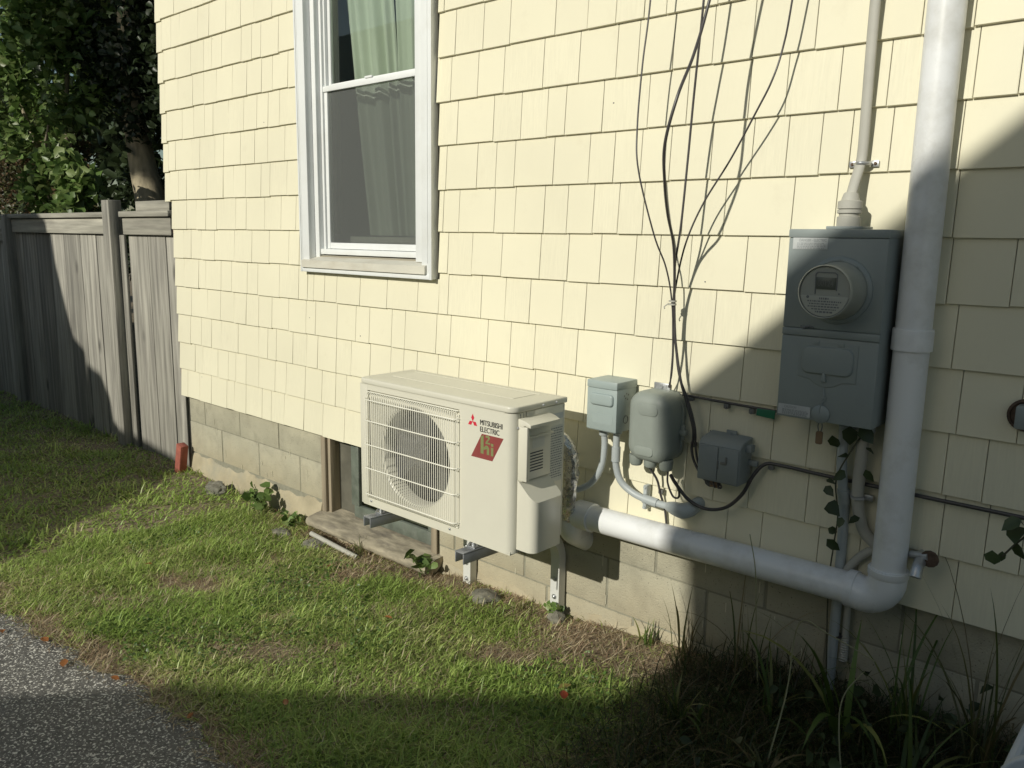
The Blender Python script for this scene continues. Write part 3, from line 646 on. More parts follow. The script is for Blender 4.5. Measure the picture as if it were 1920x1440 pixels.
q=MB(); q.box(X1+.10,X1+.103,CY0+.30,CY0+.66,-5.06,-4.86); q.box(X1+.1035,X1+.1045,CY0+.34,CY0+.62,-4.97,-4.89); 
tag(q.build('warning_label',M_LABELW,cover,smooth=0),'pale paper warning label')
q=MB(); q.box(X1+.001,X1+.004,CY1+.06,Y1-.06,-4.62,-4.50); q.build('model_plate',M_LABEL,ac,smooth=0,label='small dark grey plate')
q=MB(); q.box(X1+.0005,X1+.0035,CY1+.05,Y1-.05,-5.9,-4.75); lab=q.build('rating_label',M_LABELW,ac,smooth=0,label='tall pale rating label on the side panel')
q=MB()
for k in range(21):
    z=-4.80-.05*k; a=CY1+.07; 
    while a<Y1-.09:
        w=rng.uniform(.015,.06); q.box(X1+.004,X1+.005,a,min(a+w,Y1-.07),z-.012,z+.006); a+=w+.018
q.build('label_print',M_LTXT,lab,smooth=0)
# maker's mark on the front
yl=Y0-.004
def quad(mb,pts,y=yl,t=.004): mb.prism(pts,y,y+t*1.6,axis='y')
q=MB(); lx,lz=17.735,-4.635; h=.075; w=.036
# three diamonds meeting in the middle
for a in (90,210,330):
    u=Vector((math.cos(math.radians(a)),math.sin(math.radians(a)))); v=Vector((-u.y,u.x)); L_=.15
    P=[Vector((0,0)),u*L_*.5+v*L_*.289,u*L_,u*L_*.5-v*L_*.289]; quad(q,[(lx+p.x*.95,lz+p.y) for p in P])
q.build('maker_emblem',M_RED,ac,smooth=0)
q=text_mb('MITSUBISHI',.148,17.93,yl,-4.665,thick=.001,xs=.80,bold=0,space=1.0); q.add([(x+.0055,y-.0005,z) for x,y,z in q.v],list(q.f)); q.build('maker_lettering',M_BLACKI,ac,smooth=0)
q=text_mb('ELECTRIC',.148,17.93,yl,-4.80,thick=.001,xs=.80,bold=0,space=1.0); q.add([(x+.0055,y-.0005,z) for x,y,z in q.v],list(q.f)); q.build('maker_lettering',M_BLACKI,ac,smooth=0)
q=MB(); quad(q,[(17.70,-5.335),(18.27,-5.335),(18.555,-4.84),(17.985,-4.84)],yl,.002); badge=q.build('badge_sticker',M_BADGE,ac,smooth=0,label='slanted red sticker with green lettering')
q=MB(); yb=yl-.003
quad(q,[(17.96,-5.23),(18.04,-5.23),(18.04,-4.855),(17.96,-4.895)],yb,.001)
quad(q,[(18.043,-5.10),(18.10,-5.05),(18.15,-5.05),(18.19,-5.10),(18.19,-5.23),(18.125,-5.23),(18.125,-5.12),(18.043,-5.15)],yb,.001)
quad(q,[(18.235,-5.235),(18.30,-5.235),(18.30,-5.07),(18.235,-5.07)],yb,.001); quad(q,[(18.235,-5.045),(18.30,-5.045),(18.30,-4.99),(18.235,-4.99)],yb,.001)
quad(q,[(18.09,-4.86),(18.18,-4.845),(18.21,-4.90),(18.14,-4.985),(18.215,-4.985),(18.215,-5.02),(18.09,-5.02),(18.09,-4.99),(18.16,-4.905),(18.13,-4.89),(18.09,-4.90)],yb,.001)
q.build('sticker_lettering',M_BGRN,badge,smooth=0)

# wall brackets
def bracket(cx,label,lx):
    def sk(q):
        q.v=[(x+(lx-cx)*min(1,max(0,(y+2.93)/2.9)),y,z) for x,y,z in q.v]; return q
    br=thing('wall_bracket',label,'bracket',(cx,0.0,-9.7),'brackets under the air conditioner')
    w=.125; q=MB()
    q.box(cx-w,cx+w,-2.93,-1.0,-7.33,-7.30,.006); q.box(cx-w,cx-w+.028,-2.93,-1.0,-7.54,-7.332,.006); q.box(cx+w-.028,cx+w,-2.93,-1.0,-7.54,-7.332,.006)
    q.box(cx-.05,cx+.05,-2.84,-2.70,-7.2985,-7.297)
    sk(q).build('arm',M_BRKD,br)
    q=MB(); vs=[];fs=[]; path=[]
    for k in range(13):
        a=math.radians(90*k/12); path.append((-1.0+1.0*math.sin(a),-7.32-.95*(1-math.cos(a)),math.sin(a)))
    pts=[(y,z) for y,z,_ in path]+[(0.0,-9.72)]
    for i,(y,z) in enumerate(pts):
        a=math.radians(min(90,90*i/12)); ny,nz=math.sin(a),math.cos(a)    # outward normal
        for sx,o_ in ((-w,0.0),(w,0.0),(w,-.22),(-w,-.22)):
            vs.append((cx+sx,y+.17*ny+ny*o_,z+.02*nz+nz*o_))
    for i in range(len(pts)-1):
        for k in range(4): a=i*4+k; b_=i*4+(k+1)%4; fs.append((a,b_,b_+4,a+4))
    fs.append((0,1,2,3)); n4=(len(pts)-1)*4; fs.append((n4,n4+1,n4+2,n4+3))
    q.add(vs,fs); sk(q).build('leg',M_BRK,br,smooth=40)
    for z in (-8.73,-9.16,-9.58):
        q=MB(); q.lathe((cx,-.05,z),[(.062,-.0),(.062,-.012),(.035,-.014),(.035,-.04),(.02,-.05)],seg=18); sk(q).build('bolt',M_GALV,br)
    q=MB(); q.box(cx-.10,cx+.12,-2.62,-2.42,-7.295,-7.27,.006); q.lathe((cx,-2.52,-7.27),[(.05,0),(.05,.05),(.03,.05),(.03,.12)],axis='z',seg=12)
    q.tube([(cx-.05,-2.62,-7.25),(cx-.06,-2.5,-7.2),(cx+.02,-2.3,-7.14)],.02,seg=6); q.build('clamp',M_GALV,br)
    for yy in (-2.5,-1.4):
        q=MB(); q.box(cx-.09,cx+.09,yy,yy+.2,-7.29,-7.11,.02); q.build('rubber_mount',M_GROOVE,br)
bracket(14.64,'left metal bracket holding up the fan end of the ivory outdoor unit',14.93)
bracket(17.59,'right metal bracket with three bolts at the cover end of the outdoor unit',17.76)
# insulated refrigerant lines in foil
q=MB(); q.tube([(18.3,-1.0,-5.0),(18.62,-.85,-5.3),(18.68,-.75,-5.8),(18.60,-.7,-6.5),(18.4,-.5,-7.0)],[.12,.15,.15,.14,.12],seg=14)
q.v=[(x+rng.normal(0,.012),y+rng.normal(0,.012),z+rng.normal(0,.012)) for x,y,z in q.v]
o=q.build('refrigerant_line',M_FOIL,None,loc=(18.7,-.8,-7.0),smooth=20); tag(o,'crumpled silver foil wrapped line set behind the outdoor unit','pipe')

# ================================================================ drain pipe (one plumbing run)
dp=thing('drain_pipe','thick white plastic drain pipe dropping down the wall and turning left','drain pipe',(24.87,-.33,-6.9))
PX,PY,PR=24.855,-.28,.262
q=MB(); q.tube([(PX,PY,14.6),(PX,PY,-2.42)],PR,seg=40,smooth=False); q.tube([(PX,PY,-2.6),(PX,PY,-6.55)],PR,seg=40,smooth=False); q.build('vertical_pipe',M_PVC,dp,smooth=50)
q=MB(); q.lathe((PX,PY,-2.72),[(PR+.002,-.0),(PR+.035,.0),(PR+.035,.30),(PR+.028,.33),(PR+.002,.335)],axis='z',cap0=False,cap1=False); q.build('coupling',M_PVC,dp,smooth=40)
hz=lambda x:-6.93+.018*(x-18.6)
q=MB(); q.tube([(18.75,PY-.02,hz(18.75)),(24.4,PY,hz(24.4))],.272,seg=40,smooth=False); q.build('horizontal_pipe',M_PVC,dp,smooth=50)
q=MB()
ang=[math.radians(a) for a in range(0,91,10)]
Rb=.36; q.tube([(PX,PY,-6.30),(PX,PY,-6.50)]+[(PX-Rb+Rb*math.cos(a),PY,-6.50-Rb*math.sin(a)) for a in ang]+[(24.30,PY,hz(24.4))],PR+.035,seg=40,smooth=False)
q.build('elbow',M_PVC,dp,smooth=50)
q=MB(); q.lathe((PX,PY,-6.42),[(PR+.035,-.02),(PR+.05,0),(PR+.05,.10),(PR+.002,.115)],axis='z',cap0=False,cap1=False); q.lathe((24.34,PY,hz(24.34)),[(PR+.01,-.10),(PR+.05,-.09),(PR+.05,.05),(PR+.02,.06)],axis='x',cap0=False,cap1=False); q.build('elbow_hub',M_PVC,dp,smooth=40)
q=MB(); q.tube([(18.95,PY-.02,hz(18.95)),(18.55,PY-.0,-6.93)],.31,seg=36,smooth=False); q.tube([(18.6,PY,-6.93),(18.45,PY+.02,-7.0),(18.35,PY+.05,-7.35),(18.3,.5,-7.8)],.28,seg=24); q.build('end_fitting',M_PVC,dp,smooth=50)
q=MB(); q.box(24.55,25.2,-.07,.03,-6.12,-6.04,.01); q.build('pipe_strap',M_GALV,dp)

# ================================================================ disconnect box and its conduits
db=thing('disconnect_box','small grey metal switch box with hinged cover left of the round cable box','electrical box',(19.3,0,-4.9))
q=MB(); q.box(18.99,19.68,-.66,.02,-4.90,-3.93,.012); q.box(18.97,19.70,-.70,.02,-4.03,-3.875,.018); q.box(18.975,19.695,-.685,-.655,-4.88,-4.035,.01); q.build('cover',M_EGREY,db)
q=MB(); q.prism(rrect(19.06,19.62,-4.37,-4.13,.07),-.735,-.68,axis='y',b=.035,bev_side='a0'); q.build('handle',M_EGREY,db)
q=MB(); q.prism(rrect(19.12,19.6,-4.74,-4.55,.04),-.688,-.683,axis='y'); q.build('embossed_panel',M_EGREY,db)
q=MB(); q.lathe((19.681,-.33,-4.66),[(.085,-.003),(.085,.004),(.07,.004),(.07,-.003)],axis='x',seg=24,cap0=False,cap1=False)
for (y,z) in ((-.40,-4.17),(-.33,-4.13),(-.26,-4.16),(-.36,-4.22),(-.29,-4.25)): q.lathe((19.681,y,z),[(.018,-.002),(.018,.002)],axis='x',seg=8)
q.build('knockouts',M_GROOVE,db,smooth=0)
c1=thing('flexible_conduit','grey flexible conduit curving from the switch box to the outdoor unit','conduit',(18.6,-.4,-6.4))
q=MB(); q.tube([(19.17,-.34,-4.98),(19.20,-.34,-5.3),(19.16,-.38,-5.75),(18.97,-.42,-6.1),(18.68,-.50,-6.30),(18.35,-.7,-6.38),(18.1,-.9,-6.38)],.068,seg=12); q.build('tube',M_COND,c1)
q=MB(); q.lathe((19.17,-.34,-5.05),[(.09,-.02),(.10,0),(.10,.10),(.12,.10),(.12,.14)],axis='z',seg=16); q.build('connector',M_COND,c1)
c2=thing('rigid_conduit','grey rigid conduit bending from the switch box into the wall','conduit',(19.6,-.2,-6.2))
q=MB(); q.tube([(19.49,-.34,-4.9),(19.49,-.34,-5.4),(19.50,-.32,-5.7),(19.60,-.28,-5.98),(19.85,-.24,-6.16),(20.15,-.22,-6.24),(20.45,-.20,-6.27),(20.72,-.20,-6.27)],.072,seg=14); q.build('tube',M_COND,c2)
q=MB(); q.tube([(19.49,-.34,-5.26),(19.49,-.34,-5.56)],.092,seg=16,smooth=False); q.build('coupling',M_COND,c2); q=MB(); q.tube([(20.12,-.22,-6.235),(20.43,-.20,-6.268)],.092,seg=16,smooth=False); q.build('coupling',M_COND,c2); q=MB(); q.lathe((19.49,-.34,-4.97),[(.08,-.02),(.11,0),(.11,.06)],axis='z',seg=16); q.build('connector',M_COND,c2)
q=MB(); q.tube([(20.66,-.20,-6.27),(20.80,-.22,-6.27),(21.0,-.22,-6.28),(21.12,-.14,-6.24),(21.2,0.0,-6.15),(21.22,.15,-6.12)],[.085,.13,.155,.15,.13,.12],seg=16); q.build('entry_elbow',M_COND,c2)
q=MB(); q.box(20.06,20.14,-.16,.0,-6.48,-5.98,.01); q.lathe((20.10,-.165,-6.02),[(.035,0),(.03,-.02)],seg=10); q.lathe((20.10,-.165,-6.44),[(.035,0),(.03,-.02)],seg=10); q.build('clip',M_COND,c2)

# ================================================================ round telephone box
nd=thing('telephone_box','large rounded grey plastic cable box between the switch box and the small utility box','utility box',(20.3,0,-5.5))
q=MB(); q.prism(rrect(19.90,20.84,-5.36,-3.98,.30,8),-.66,0.0,axis='y',b=.20,bev_side='a0'); q.build('housing',M_NID,nd,smooth=60)
q=MB(); q.prism(rrect(19.86,20.88,-5.33,-4.0,.34,8),-.16,-.11,axis='y',b=.015); q.build('seam_flange',M_NID,nd,smooth=40)
q=MB(); q.prism(rrect(20.17,20.62,-4.42,-4.2,.10,6),-.675,-.655,axis='y',b=.01); q.build('raised_panel',M_NID,nd,smooth=50); q=MB(); q.prism(rrect(20.12,20.55,-5.22,-5.04,.08,6),-.672,-.655,axis='y',b=.01); q.build('raised_panel',M_NID,nd,smooth=50)
for (cx,cy) in ((20.05,-.45),(20.36,-.42),(20.70,-.40)):
    q=MB(); q.lathe((cx,cy,-5.58),[(.03,.08),(.10,.09),(.13,.13),(.14,.30)],axis='z',seg=20); q.build('cable_boot',M_NID,nd,smooth=60)
q=MB(); q.box(20.78,20.98,-.22,-.10,-4.80,-4.70,.02); q.box(20.84,20.93,-.18,-.12,-4.9,-4.6,.02); q.build('latch',M_NID,nd)
q=MB(); q.box(20.14,20.50,-.07,-.03,-4.02,-3.86,.015); q.lathe((20.32,-.07,-3.93),[(.04,0),(.035,-.03)],seg=10); q.box(20.20,20.23,-.075,-.069,-3.98,-3.89); q.box(20.41,20.44,-.075,-.069,-3.98,-3.89); q.build('mounting_tab',M_GALV,nd)

# ================================================================ small utility box
jb=thing('junction_box','small square dark grey plastic utility box with cables coming out below','utility box',(21.85,0,-5.4))
q=MB(); q.prism([(-.50,-4.78),(-.40,-4.68),(-.02,-4.62),(-.02,-5.46),(-.50,-5.46)],21.42,22.26,axis='x',b=.03); q.build('housing',M_JB,jb,smooth=35)
q=MB(); q.box(21.44,21.83,-.525,-.495,-5.43,-4.80,.012); q.box(21.85,22.24,-.53,-.495,-5.43,-4.80,.012); q.build('door_panel',M_JB,jb)
q=MB(); q.box(21.90,22.02,-.55,-.525,-5.10,-5.05,.01); q.box(21.99,22.03,-.55,-.525,-5.08,-4.95,.01); q.box(21.84,21.86,-.54,-.50,-5.2,-5.05,.005); q.build('latch',M_GROOVE,jb)
q=MB(); q.box(22.2,22.44,-.18,-.10,-5.12,-5.02,.015); q.box(22.2,22.36,-.30,-.12,-4.86,-4.72,.02); q.build('hinge',M_JB,jb)
q=MB(); q.box(21.74,21.95,-.06,-.02,-4.72,-4.56,.012); q.lathe((21.84,-.065,-4.63),[(.035,0),(.03,-.02)],seg=10); q.build('mounting_tab',M_JB,jb)
q=MB()
for k in range(9): q.tube([(21.55+.02*k,-.3,-5.44),(21.53+.04*k,-.34+.02*rng.normal(),-5.56-.03*rng.random()),(21.62+.02*k,-.30,-5.60-.03*rng.random()),(21.66+.03*rng.normal(),-.28,-5.52)],.018,seg=6)
q.build('wire_bundle',M_BLK,jb)
q=MB(); q.box(21.62,21.78,-.36,-.33,-5.62,-5.46,.01); tag(q.build('paper_tag',M_TAGB,jb),'small brown tag hanging below')

# ================================================================ electric meter box
mb_=thing('meter_box','tall grey electric meter cabinet with round glass meter beside the white pipe','electric meter',(23.75,0,-3.98))
MX0,MX1=22.99,24.53
q=MB(); q.box(MX0,MX1,-.76,.02,-3.97,-.93,.015); q.box(MX0-.012,MX1+.012,-.80,.02,-1.03,-.895,.02)
q.box(MX0,MX1,-.79,-.755,-2.47,-1.035,.012); q.box(MX0-.005,MX1+.005,-.80,-.755,-2.60,-2.475,.02); q.box(MX0,MX1,-.785,-.755,-3.965,-2.605,.012)
q.build('cabinet',M_METER,mb_)
q=MB()
q.prism([(23.30,-3.26),(23.30,-2.68),(24.24,-2.68),(24.24,-3.28),(24.02,-3.30),(23.90,-3.37),(23.75,-3.40),(23.60,-3.36),(23.50,-3.28)],-.800,-.784,axis='y',b=.008)
q.prism(rrect(23.36,24.18,-3.19,-2.74,.12),-.835,-.798,axis='y',b=.03,bev_side='a0'); q.box(23.52,23.62,-.81,-.795,-2.72,-2.66,.005); q.box(23.92,24.02,-.81,-.795,-2.72,-2.66,.005)
q.build('breaker_door',M_METER,mb_,smooth=35)
q=MB(); q.prism([(23.70,-3.30),(23.78,-3.30),(23.77,-3.20),(23.74,-3.14),(23.71,-3.20)],-.845,-.80,axis='y',b=.006); q.tube([(23.75,-.81,-3.40),(23.77,-.83,-3.52),(23.74,-.83,-3.58),(23.80,-.82,-3.56),(23.73,-.82,-3.70),(23.72,-.82,-3.82)],.008,seg=5); q.build('latch',M_METER,mb_)
mx,mz=23.84,-1.84
q=MB(); q.lathe((mx,-.79,mz),[(.53,.0),(.525,-.025),(.50,-.045),(.47,-.055),(.455,-.05)],cap0=False,cap1=False,seg=64)
q.prism([(mx+.02,mz+.465),(mx+.02,mz+.49),(mx+.30,mz+.385),(mx+.28,mz+.36)],-.86,-.83,axis='y'); q.build('meter_ring',M_METER,mb_)
q=MB(); q.lathe((mx,-.83,mz),[(.455,0),(.45,-.04),(.425,-.10),(.40,-.16),(.395,-.44),(.395,-.46)],cap0=False,cap1=False,seg=64); q.build('meter_barrel',M_MFACE,mb_,smooth=40)
q=MB(); q.lathe((mx,-1.29,mz),[(.395,0),(.41,-.02),(.41,-.05),(.395,-.07),(.385,-.06)],cap0=False,cap1=False,seg=64); q.build('meter_bezel',M_MFACE2,mb_,smooth=40)
q=MB(); q.lathe((mx,-1.325,mz),[(.38,0),(.38,-.004)],seg=64); mf=q.build('meter_face',M_MFACE,mb_,smooth=30)
q=MB(); pl=[(mx+.375*math.cos(math.radians(a)),mz+.375*math.sin(math.radians(a))) for a in range(190,351,8)]; q.prism(pl,-1.345,-1.33,axis='y',b=.004); q.build('name_plate',M_MFACE2,mf)
q=MB(); q.box(mx-.14,mx+.16,-1.345,-1.33,mz+.04,mz+.22,.004); q.build('digit_display',M_LCD,mf)
q=MB(); q.prism([(mx-.15,mz-.04),(mx-.16,mz+.27),(mx-.13,mz+.30),(mx+.14,mz+.30),(mx+.18,mz+.27),(mx+.18,mz+.02),(mx+.17,mz+.02),(mx+.17,mz+.26),(mx+.13,mz+.285),(mx-.12,mz+.285),(mx-.145,mz+.26),(mx-.14,mz-.04)],-1.34,-1.331,axis='y')
for (r,w,s_) in ((-.10,.14,.03),(-.145,.50,.022),(-.185,.44,.018),(-.225,.48,.02),(-.265,.36,.018),(-.305,.24,.026)):
    a=mx-w/2
    while a<mx+w/2: w_=rng.uniform(.012,.045); q.box(a,a+w_,-1.3475,-1.3455,mz+r-s_/2,mz+r+s_/2); a+=w_+.012
q.lathe((mx-.25,-1.346,mz-.085),[(.022,0),(.022,-.004)],seg=12); q.lathe((mx+.22,-1.346,mz-.02),[(.012,0),(.012,-.004)],seg=8)
q.build('face_print',M_LTXT,mf,smooth=0)
q=text_mb('00124',.13,mx-.115,-1.348,mz+.085,thick=.0005,xs=.75); q.build('display_digits',M_GROOVE,mf,smooth=0)
def stick(x0,x1,z0,z1,rows_,title):
    q=MB(); q.box(x0,x1,-.7955,-.79,z0,z1); l=q.build('label',M_LABEL,mb_,smooth=0,label='small pale printed warning label')
    t=text_mb(title,(z1-z0)*.33,x0+.10,-.798,z1-(z1-z0)*.33,thick=.0004,xs=.8,bold=.001); t.build('label_heading',M_LTXT2,l,smooth=0)
    q=MB()
    for k in range(rows_):
        z=z1-(z1-z0)*(.48+.42*k/max(1,rows_-1)); a=x0+.07
        while a<x1-.05: w_=rng.uniform(.01,.045); q.box(a,min(a+w_,x1-.03),-.7985,-.796,z-.007,z+.007); a+=w_+.012
    q.build('label_print',M_LTXT2,l,smooth=0)
stick(23.06,23.62,-1.21,-1.03,4,'DANGER - ELECTRIC'); stick(23.02,23.56,-3.93,-3.755,5,'CAUTION')
q=MB(); q.tube([(23.30,-.80,-2.44),(23.36,-.83,-2.46),(23.44,-.82,-2.43),(23.52,-.83,-2.45)],.016,seg=6); q.build('wire_seal',M_LTXT,mb_)
q=MB(); q.lathe((23.73,-.80,-3.84),[(.02,-.02),(.14,-.015),(.15,0)],seg=24); q.build('hasp_cup',M_METER,mb_,smooth=60)

# service cable, connector
sv=thing('service_cable','thick pale grey service cable running down the wall into the meter cabinet','cable',(23.8,-.3,-.4))
q=MB(); q.tube([(23.80,-.16,14.6),(23.80,-.16,4),(23.795,-.16,2.2),(23.80,-.15,1.0),(23.80,-.14,.35),(23.79,-.17,.12),(23.77,-.28,-.15),(23.765,-.38,-.36)],.082,seg=14,flat=.65); q.build('jacket',M_SVC,sv,smooth=60)
q=MB(); q.box(23.57,23.69,-.04,-.005,.09,.19,.008); q.box(23.91,24.03,-.04,-.005,.09,.19,.008); q.tube([(23.68,-.03,.14),(23.70,-.14,.14),(23.80,-.22,.14),(23.90,-.14,.14),(23.92,-.03,.14)],.03,seg=8); q.build('strap',M_GALV,sv)
q=MB(); q.lathe((23.62,-.045,.14),[(.028,0),(.02,-.02)],seg=10); q.lathe((23.98,-.045,.14),[(.028,0),(.02,-.02)],seg=10); q.build('rusty_screws',M_RUST,sv)
q=MB(); q.lathe((23.77,-.40,-.86),[(.18,0),(.18,.16),(.155,.17),(.155,.21),(.185,.22),(.185,.27),(.155,.28),(.185,.29),(.185,.40),(.14,.42),(.11,.52),(.09,.54)],axis='z',seg=28); q.build('weatherproof_connector',M_SVC,sv,smooth=35)
q=MB(); q.box(23.50,24.06,-.62,-.12,-.892,-.845,.01)
q.build('hub_plate',M_METER,sv)

# ================================================================ loose black cables
def cable(name,pts,r,label,grp='black cables looping down the wall'):
    q=MB(); q.tube(pts,r,seg=8,sub=8); return tag(q.build(name,M_BLK,None,loc=pts[-1],smooth=60),label,'cable',grp)
cable('black_cable',[(20.3,-.7,9),(20.2,-.72,6),(20.13,-.76,3.2),(20.06,-.83,1.98),(20.05,-.9,.88),(20.14,-.94,.13),(20.41,-.75,-1.01),(20.57,-.55,-1.59),(20.64,-.40,-2.2),(20.68,-.33,-3.0),(20.64,-.26,-3.6),(20.55,-.2,-3.9)],.016,'thin black cable hanging farthest left on the yellow wall')
cable('black_cable',[(22.6,-.8,9),(22.0,-1.1,5),(21.66,-1.39,2.74),(21.59,-1.69,1.82),(21.55,-2.06,1.13),(21.36,-2.06,.41),(21.21,-1.77,-.15),(21.01,-1.3,-.65),(20.86,-.8,-1.19),(20.72,-.46,-1.9),(20.66,-.35,-2.5),(20.74,-.32,-3.1),(20.86,-.3,-3.7),(20.98,-.28,-4.05),(21.14,-.25,-4.55),(21.15,-.22,-4.8),(21.12,-.2,-5.0),(21.2,-.22,-5.25),(21.42,-.26,-5.5),(21.6,-.27,-5.6)],.026,'thickest black cable with shiny outer bend bowing away from the yellow wall')
cable('black_cable',[(21.5,-.8,9),(21.3,-.8,5),(21.18,-.76,2.88),(21.09,-.7,1.97),(21.01,-.64,1.19),(20.96,-.63,.3),(20.91,-.66,-.82),(20.78,-.58,-1.58),(20.70,-.40,-2.2),(20.72,-.33,-2.9),(20.82,-.3,-3.6),(21.03,-.26,-4.1),(21.19,-.24,-4.6),(21.2,-.2,-4.95),(21.3,-.22,-5.3),(21.55,-.3,-5.5)],.021,'black cable hanging straight down behind the thickest black cable')
cable('black_cable',[(23.0,-.5,9),(22.8,-.45,5),(22.59,-.44,2.71),(22.48,-.42,2.0),(22.36,-.48,1.5),(22.12,-.48,1.03),(21.67,-.42,.28),(21.22,-.45,-.44),(20.95,-.5,-1.1),(20.75,-.42,-1.78),(20.66,-.36,-2.4),(20.66,-.3,-3.2),(20.60,-.24,-3.9)],.017,'thin black cable sweeping down leftwards in the widest curve on the yellow wall')
q=MB()
for z,x in ((-2.24,20.65),(-2.30,20.65)): q.lathe((x,-.38,z),[(.075,0),(.075,.03)],axis='z',seg=12)
q.tube([(20.6,-.44,-2.27),(20.55,-.5,-2.33),(20.57,-.52,-2.36)],.012,seg=5)
tag(q.build('cable_tie',M_SVC,None,loc=(20.65,-.38,-2.3)),'pale tie binding the black cables into one bundle','cable tie')
cable('black_cable',[(20.8,-.09,-4.02),(21.5,-.07,-4.045),(22.3,-.07,-4.06),(22.98,-.06,-4.07)],.026,'short dark cable tucked under a shingle row ending at the green tag','black cables running sideways along the wall')
cable('black_cable',[(20.82,-.42,-5.55),(20.9,-.32,-5.75),(21.15,-.25,-6.02),(21.5,-.22,-6.12),(21.9,-.22,-6.0),(22.2,-.2,-5.68),(22.38,-.16,-5.28),(22.55,-.1,-5.06),(22.8,-.06,-5.03),(23.6,-.05,-5.05),(24.5,-.05,-5.06),(25.3,-.05,-5.07),(26.5,-.05,-5.075),(30,-.05,-5.1)],.034,'long black cable looping under both utility boxes then running right along the wall','black cables running sideways along the wall')
cable('black_cable',[(20.36,-.42,-5.52),(20.40,-.2,-5.8),(20.43,-.1,-6.1),(20.52,-.06,-6.4),(20.58,-.05,-6.75)],.024,'short black cable dropping from the round cable box behind the white pipe','short cables under the round cable box')
cable('black_cable',[(20.75,-.4,-5.5),(20.72,-.34,-5.75),(20.84,-.32,-6.0),(20.97,-.32,-5.98),(20.93,-.33,-5.75),(20.80,-.36,-5.6)],.02,'small black cable loop hanging below the round cable box','short cables under the round cable box')
def clip(x,z,label):
    q=MB(); q.box(x-.05,x+.05,-.10,-.0,z-.06,z+.03,.012); q.lathe((x,-.10,z-.04),[(.028,0),(.02,-.02)],seg=8)
    tag(q.build('cable_clip',M_GROOVE,None,loc=(x,-.05,z)),label,'cable clip','cable clips on the shingles')
for x,z,l in ((20.98,-4.06,'small cable clip above the round cable box'),(21.72,-4.10,'small cable clip left of the green tag, nearer the black bundle'),(22.22,-4.12,'small cable clip just left of the green tag'),(21.08,-4.95,'cable clip on the bundle at the left side of the small utility box'),(22.66,-5.08,'cable clip where the looping cable reaches the shingle edge'),(20.42,-6.04,'cable clip on the short cable under the round cable box')): clip(x,z,l)
q=MB(); q.prism([(22.32,-4.19),(22.66,-4.21),(22.67,-4.05),(22.33,-4.06)],-.10,-.07,axis='y',b=.006); tag(q.build('plastic_tag',M_TAGG,None,loc=(22.5,-.05,-4.1)),'small dark green rectangular tag left of the meter cabinet foot','tag')

# conduits under the meter
c3=thing('ground_conduit','slim grey conduit running from the meter cabinet down into the weeds','conduit',(24.0,-.1,-8.5))
q=MB(); q.tube([(23.93,-.2,-4.0),(23.93,-.2,-4.7),(23.96,-.14,-5.1),(23.98,-.02,-5.6),(24.0,-.02,-6.5),(24.0,-.02,-9.3)],.085,seg=14); q.build('tube',M_COND,c3,smooth=60)
q=MB(); q.tube([(23.97,-.12,-5.20),(23.985,-.06,-5.45)],.10,seg=14,smooth=False); q.build('coupling',M_COND,c3)
q=MB(); q.lathe((24.03,.02,-7.9),[(.105,0),(.105,.03)],axis='z',seg=14); q.build('tie_band',M_BLK,c3)
c4=thing('corrugated_tube','thin white corrugated tube strapped behind the slim grey conduit','conduit',(24.1,.05,-8.3))
q=MB(); q.tube([(24.16,.08,-6.9),(24.16,.08,-7.9)],.06,seg=12,smooth=False)
q.lathe((24.16,.08,-8.35),[(.06+.02*(k%2),k*.022) for k in range(22)],axis='z',seg=14); q.build('tube',M_SVC,c4,smooth=0)
c5=thing('bent_conduit','brownish bent cable pipe running from the meter cabinet behind the white pipe','conduit',(24.4,-.1,-6))
q=MB(); q.tube([(24.24,-.2,-4.0),(24.24,-.2,-4.6),(24.22,-.16,-5.1),(24.24,-.12,-5.45),(24.36,-.08,-5.85),(24.62,-.06,-6.08),(24.8,-.05,-6.15)],.10,seg=14)
q.build('tube',M_SVC,c5,smooth=60)
q=MB(); q.tube([(24.7,-.04,-6.05),(24.4,-.05,-6.25),(24.15,-.05,-6.6),(24.05,.0,-7.0)],.075,seg=12); q.build('branch',M_SVC,c5,smooth=60)
q=MB(); q.box(24.05,24.45,-.1,-.02,-5.32,-5.22,.01); q.tube([(24.12,-.1,-5.27),(24.2,-.28,-5.27),(24.34,-.2,-5.27)],.03,seg=6); q.build('strap',M_GALV,c5)
q=MB(); q.lathe((24.0,-.22,-4.12),[(.15,0),(.16,.04),(.12,.13)],axis='z',seg=16); q.lathe((24.28,-.22,-4.14),[(.14,0),(.15,.04),(.12,.15)],axis='z',seg=16); q.build('locknut',M_COND,c5)
tg=thing('hanging_tag','small tan tag dangling on wire under the meter cabinet','tag',(23.62,-.45,-4.3))
q=MB(); q.prism(rrect(23.56,23.67,-4.42,-4.20,.03),-.47,-.44,axis='y'); q.build('card',M_TAGB,tg)
q=MB(); q.tube([(23.60,-.455,-4.22),(23.58,-.45,-4.10),(23.62,-.45,-4.02),(23.65,-.45,-4.12),(23.63,-.455,-4.22)],.010,seg=5); q.build('wire_loop',M_LTXT,tg)
hb=thing('hose_spigot','dull chrome hose spigot poking out right of the white pipe','spigot',(25.3,-.1,-6.1))
q=MB(); q.tube([(25.25,.05,-6.05),(25.3,-.2,-6.05),(25.32,-.42,-6.1),(25.32,-.52,-6.25)],[.10,.09,.085,.09],seg=14); q.tube([(25.15,-.2,-6.0),(25.42,-.28,-5.95)],.06,seg=10,smooth=False); q.build('body',M_GALV,hb,smooth=50)
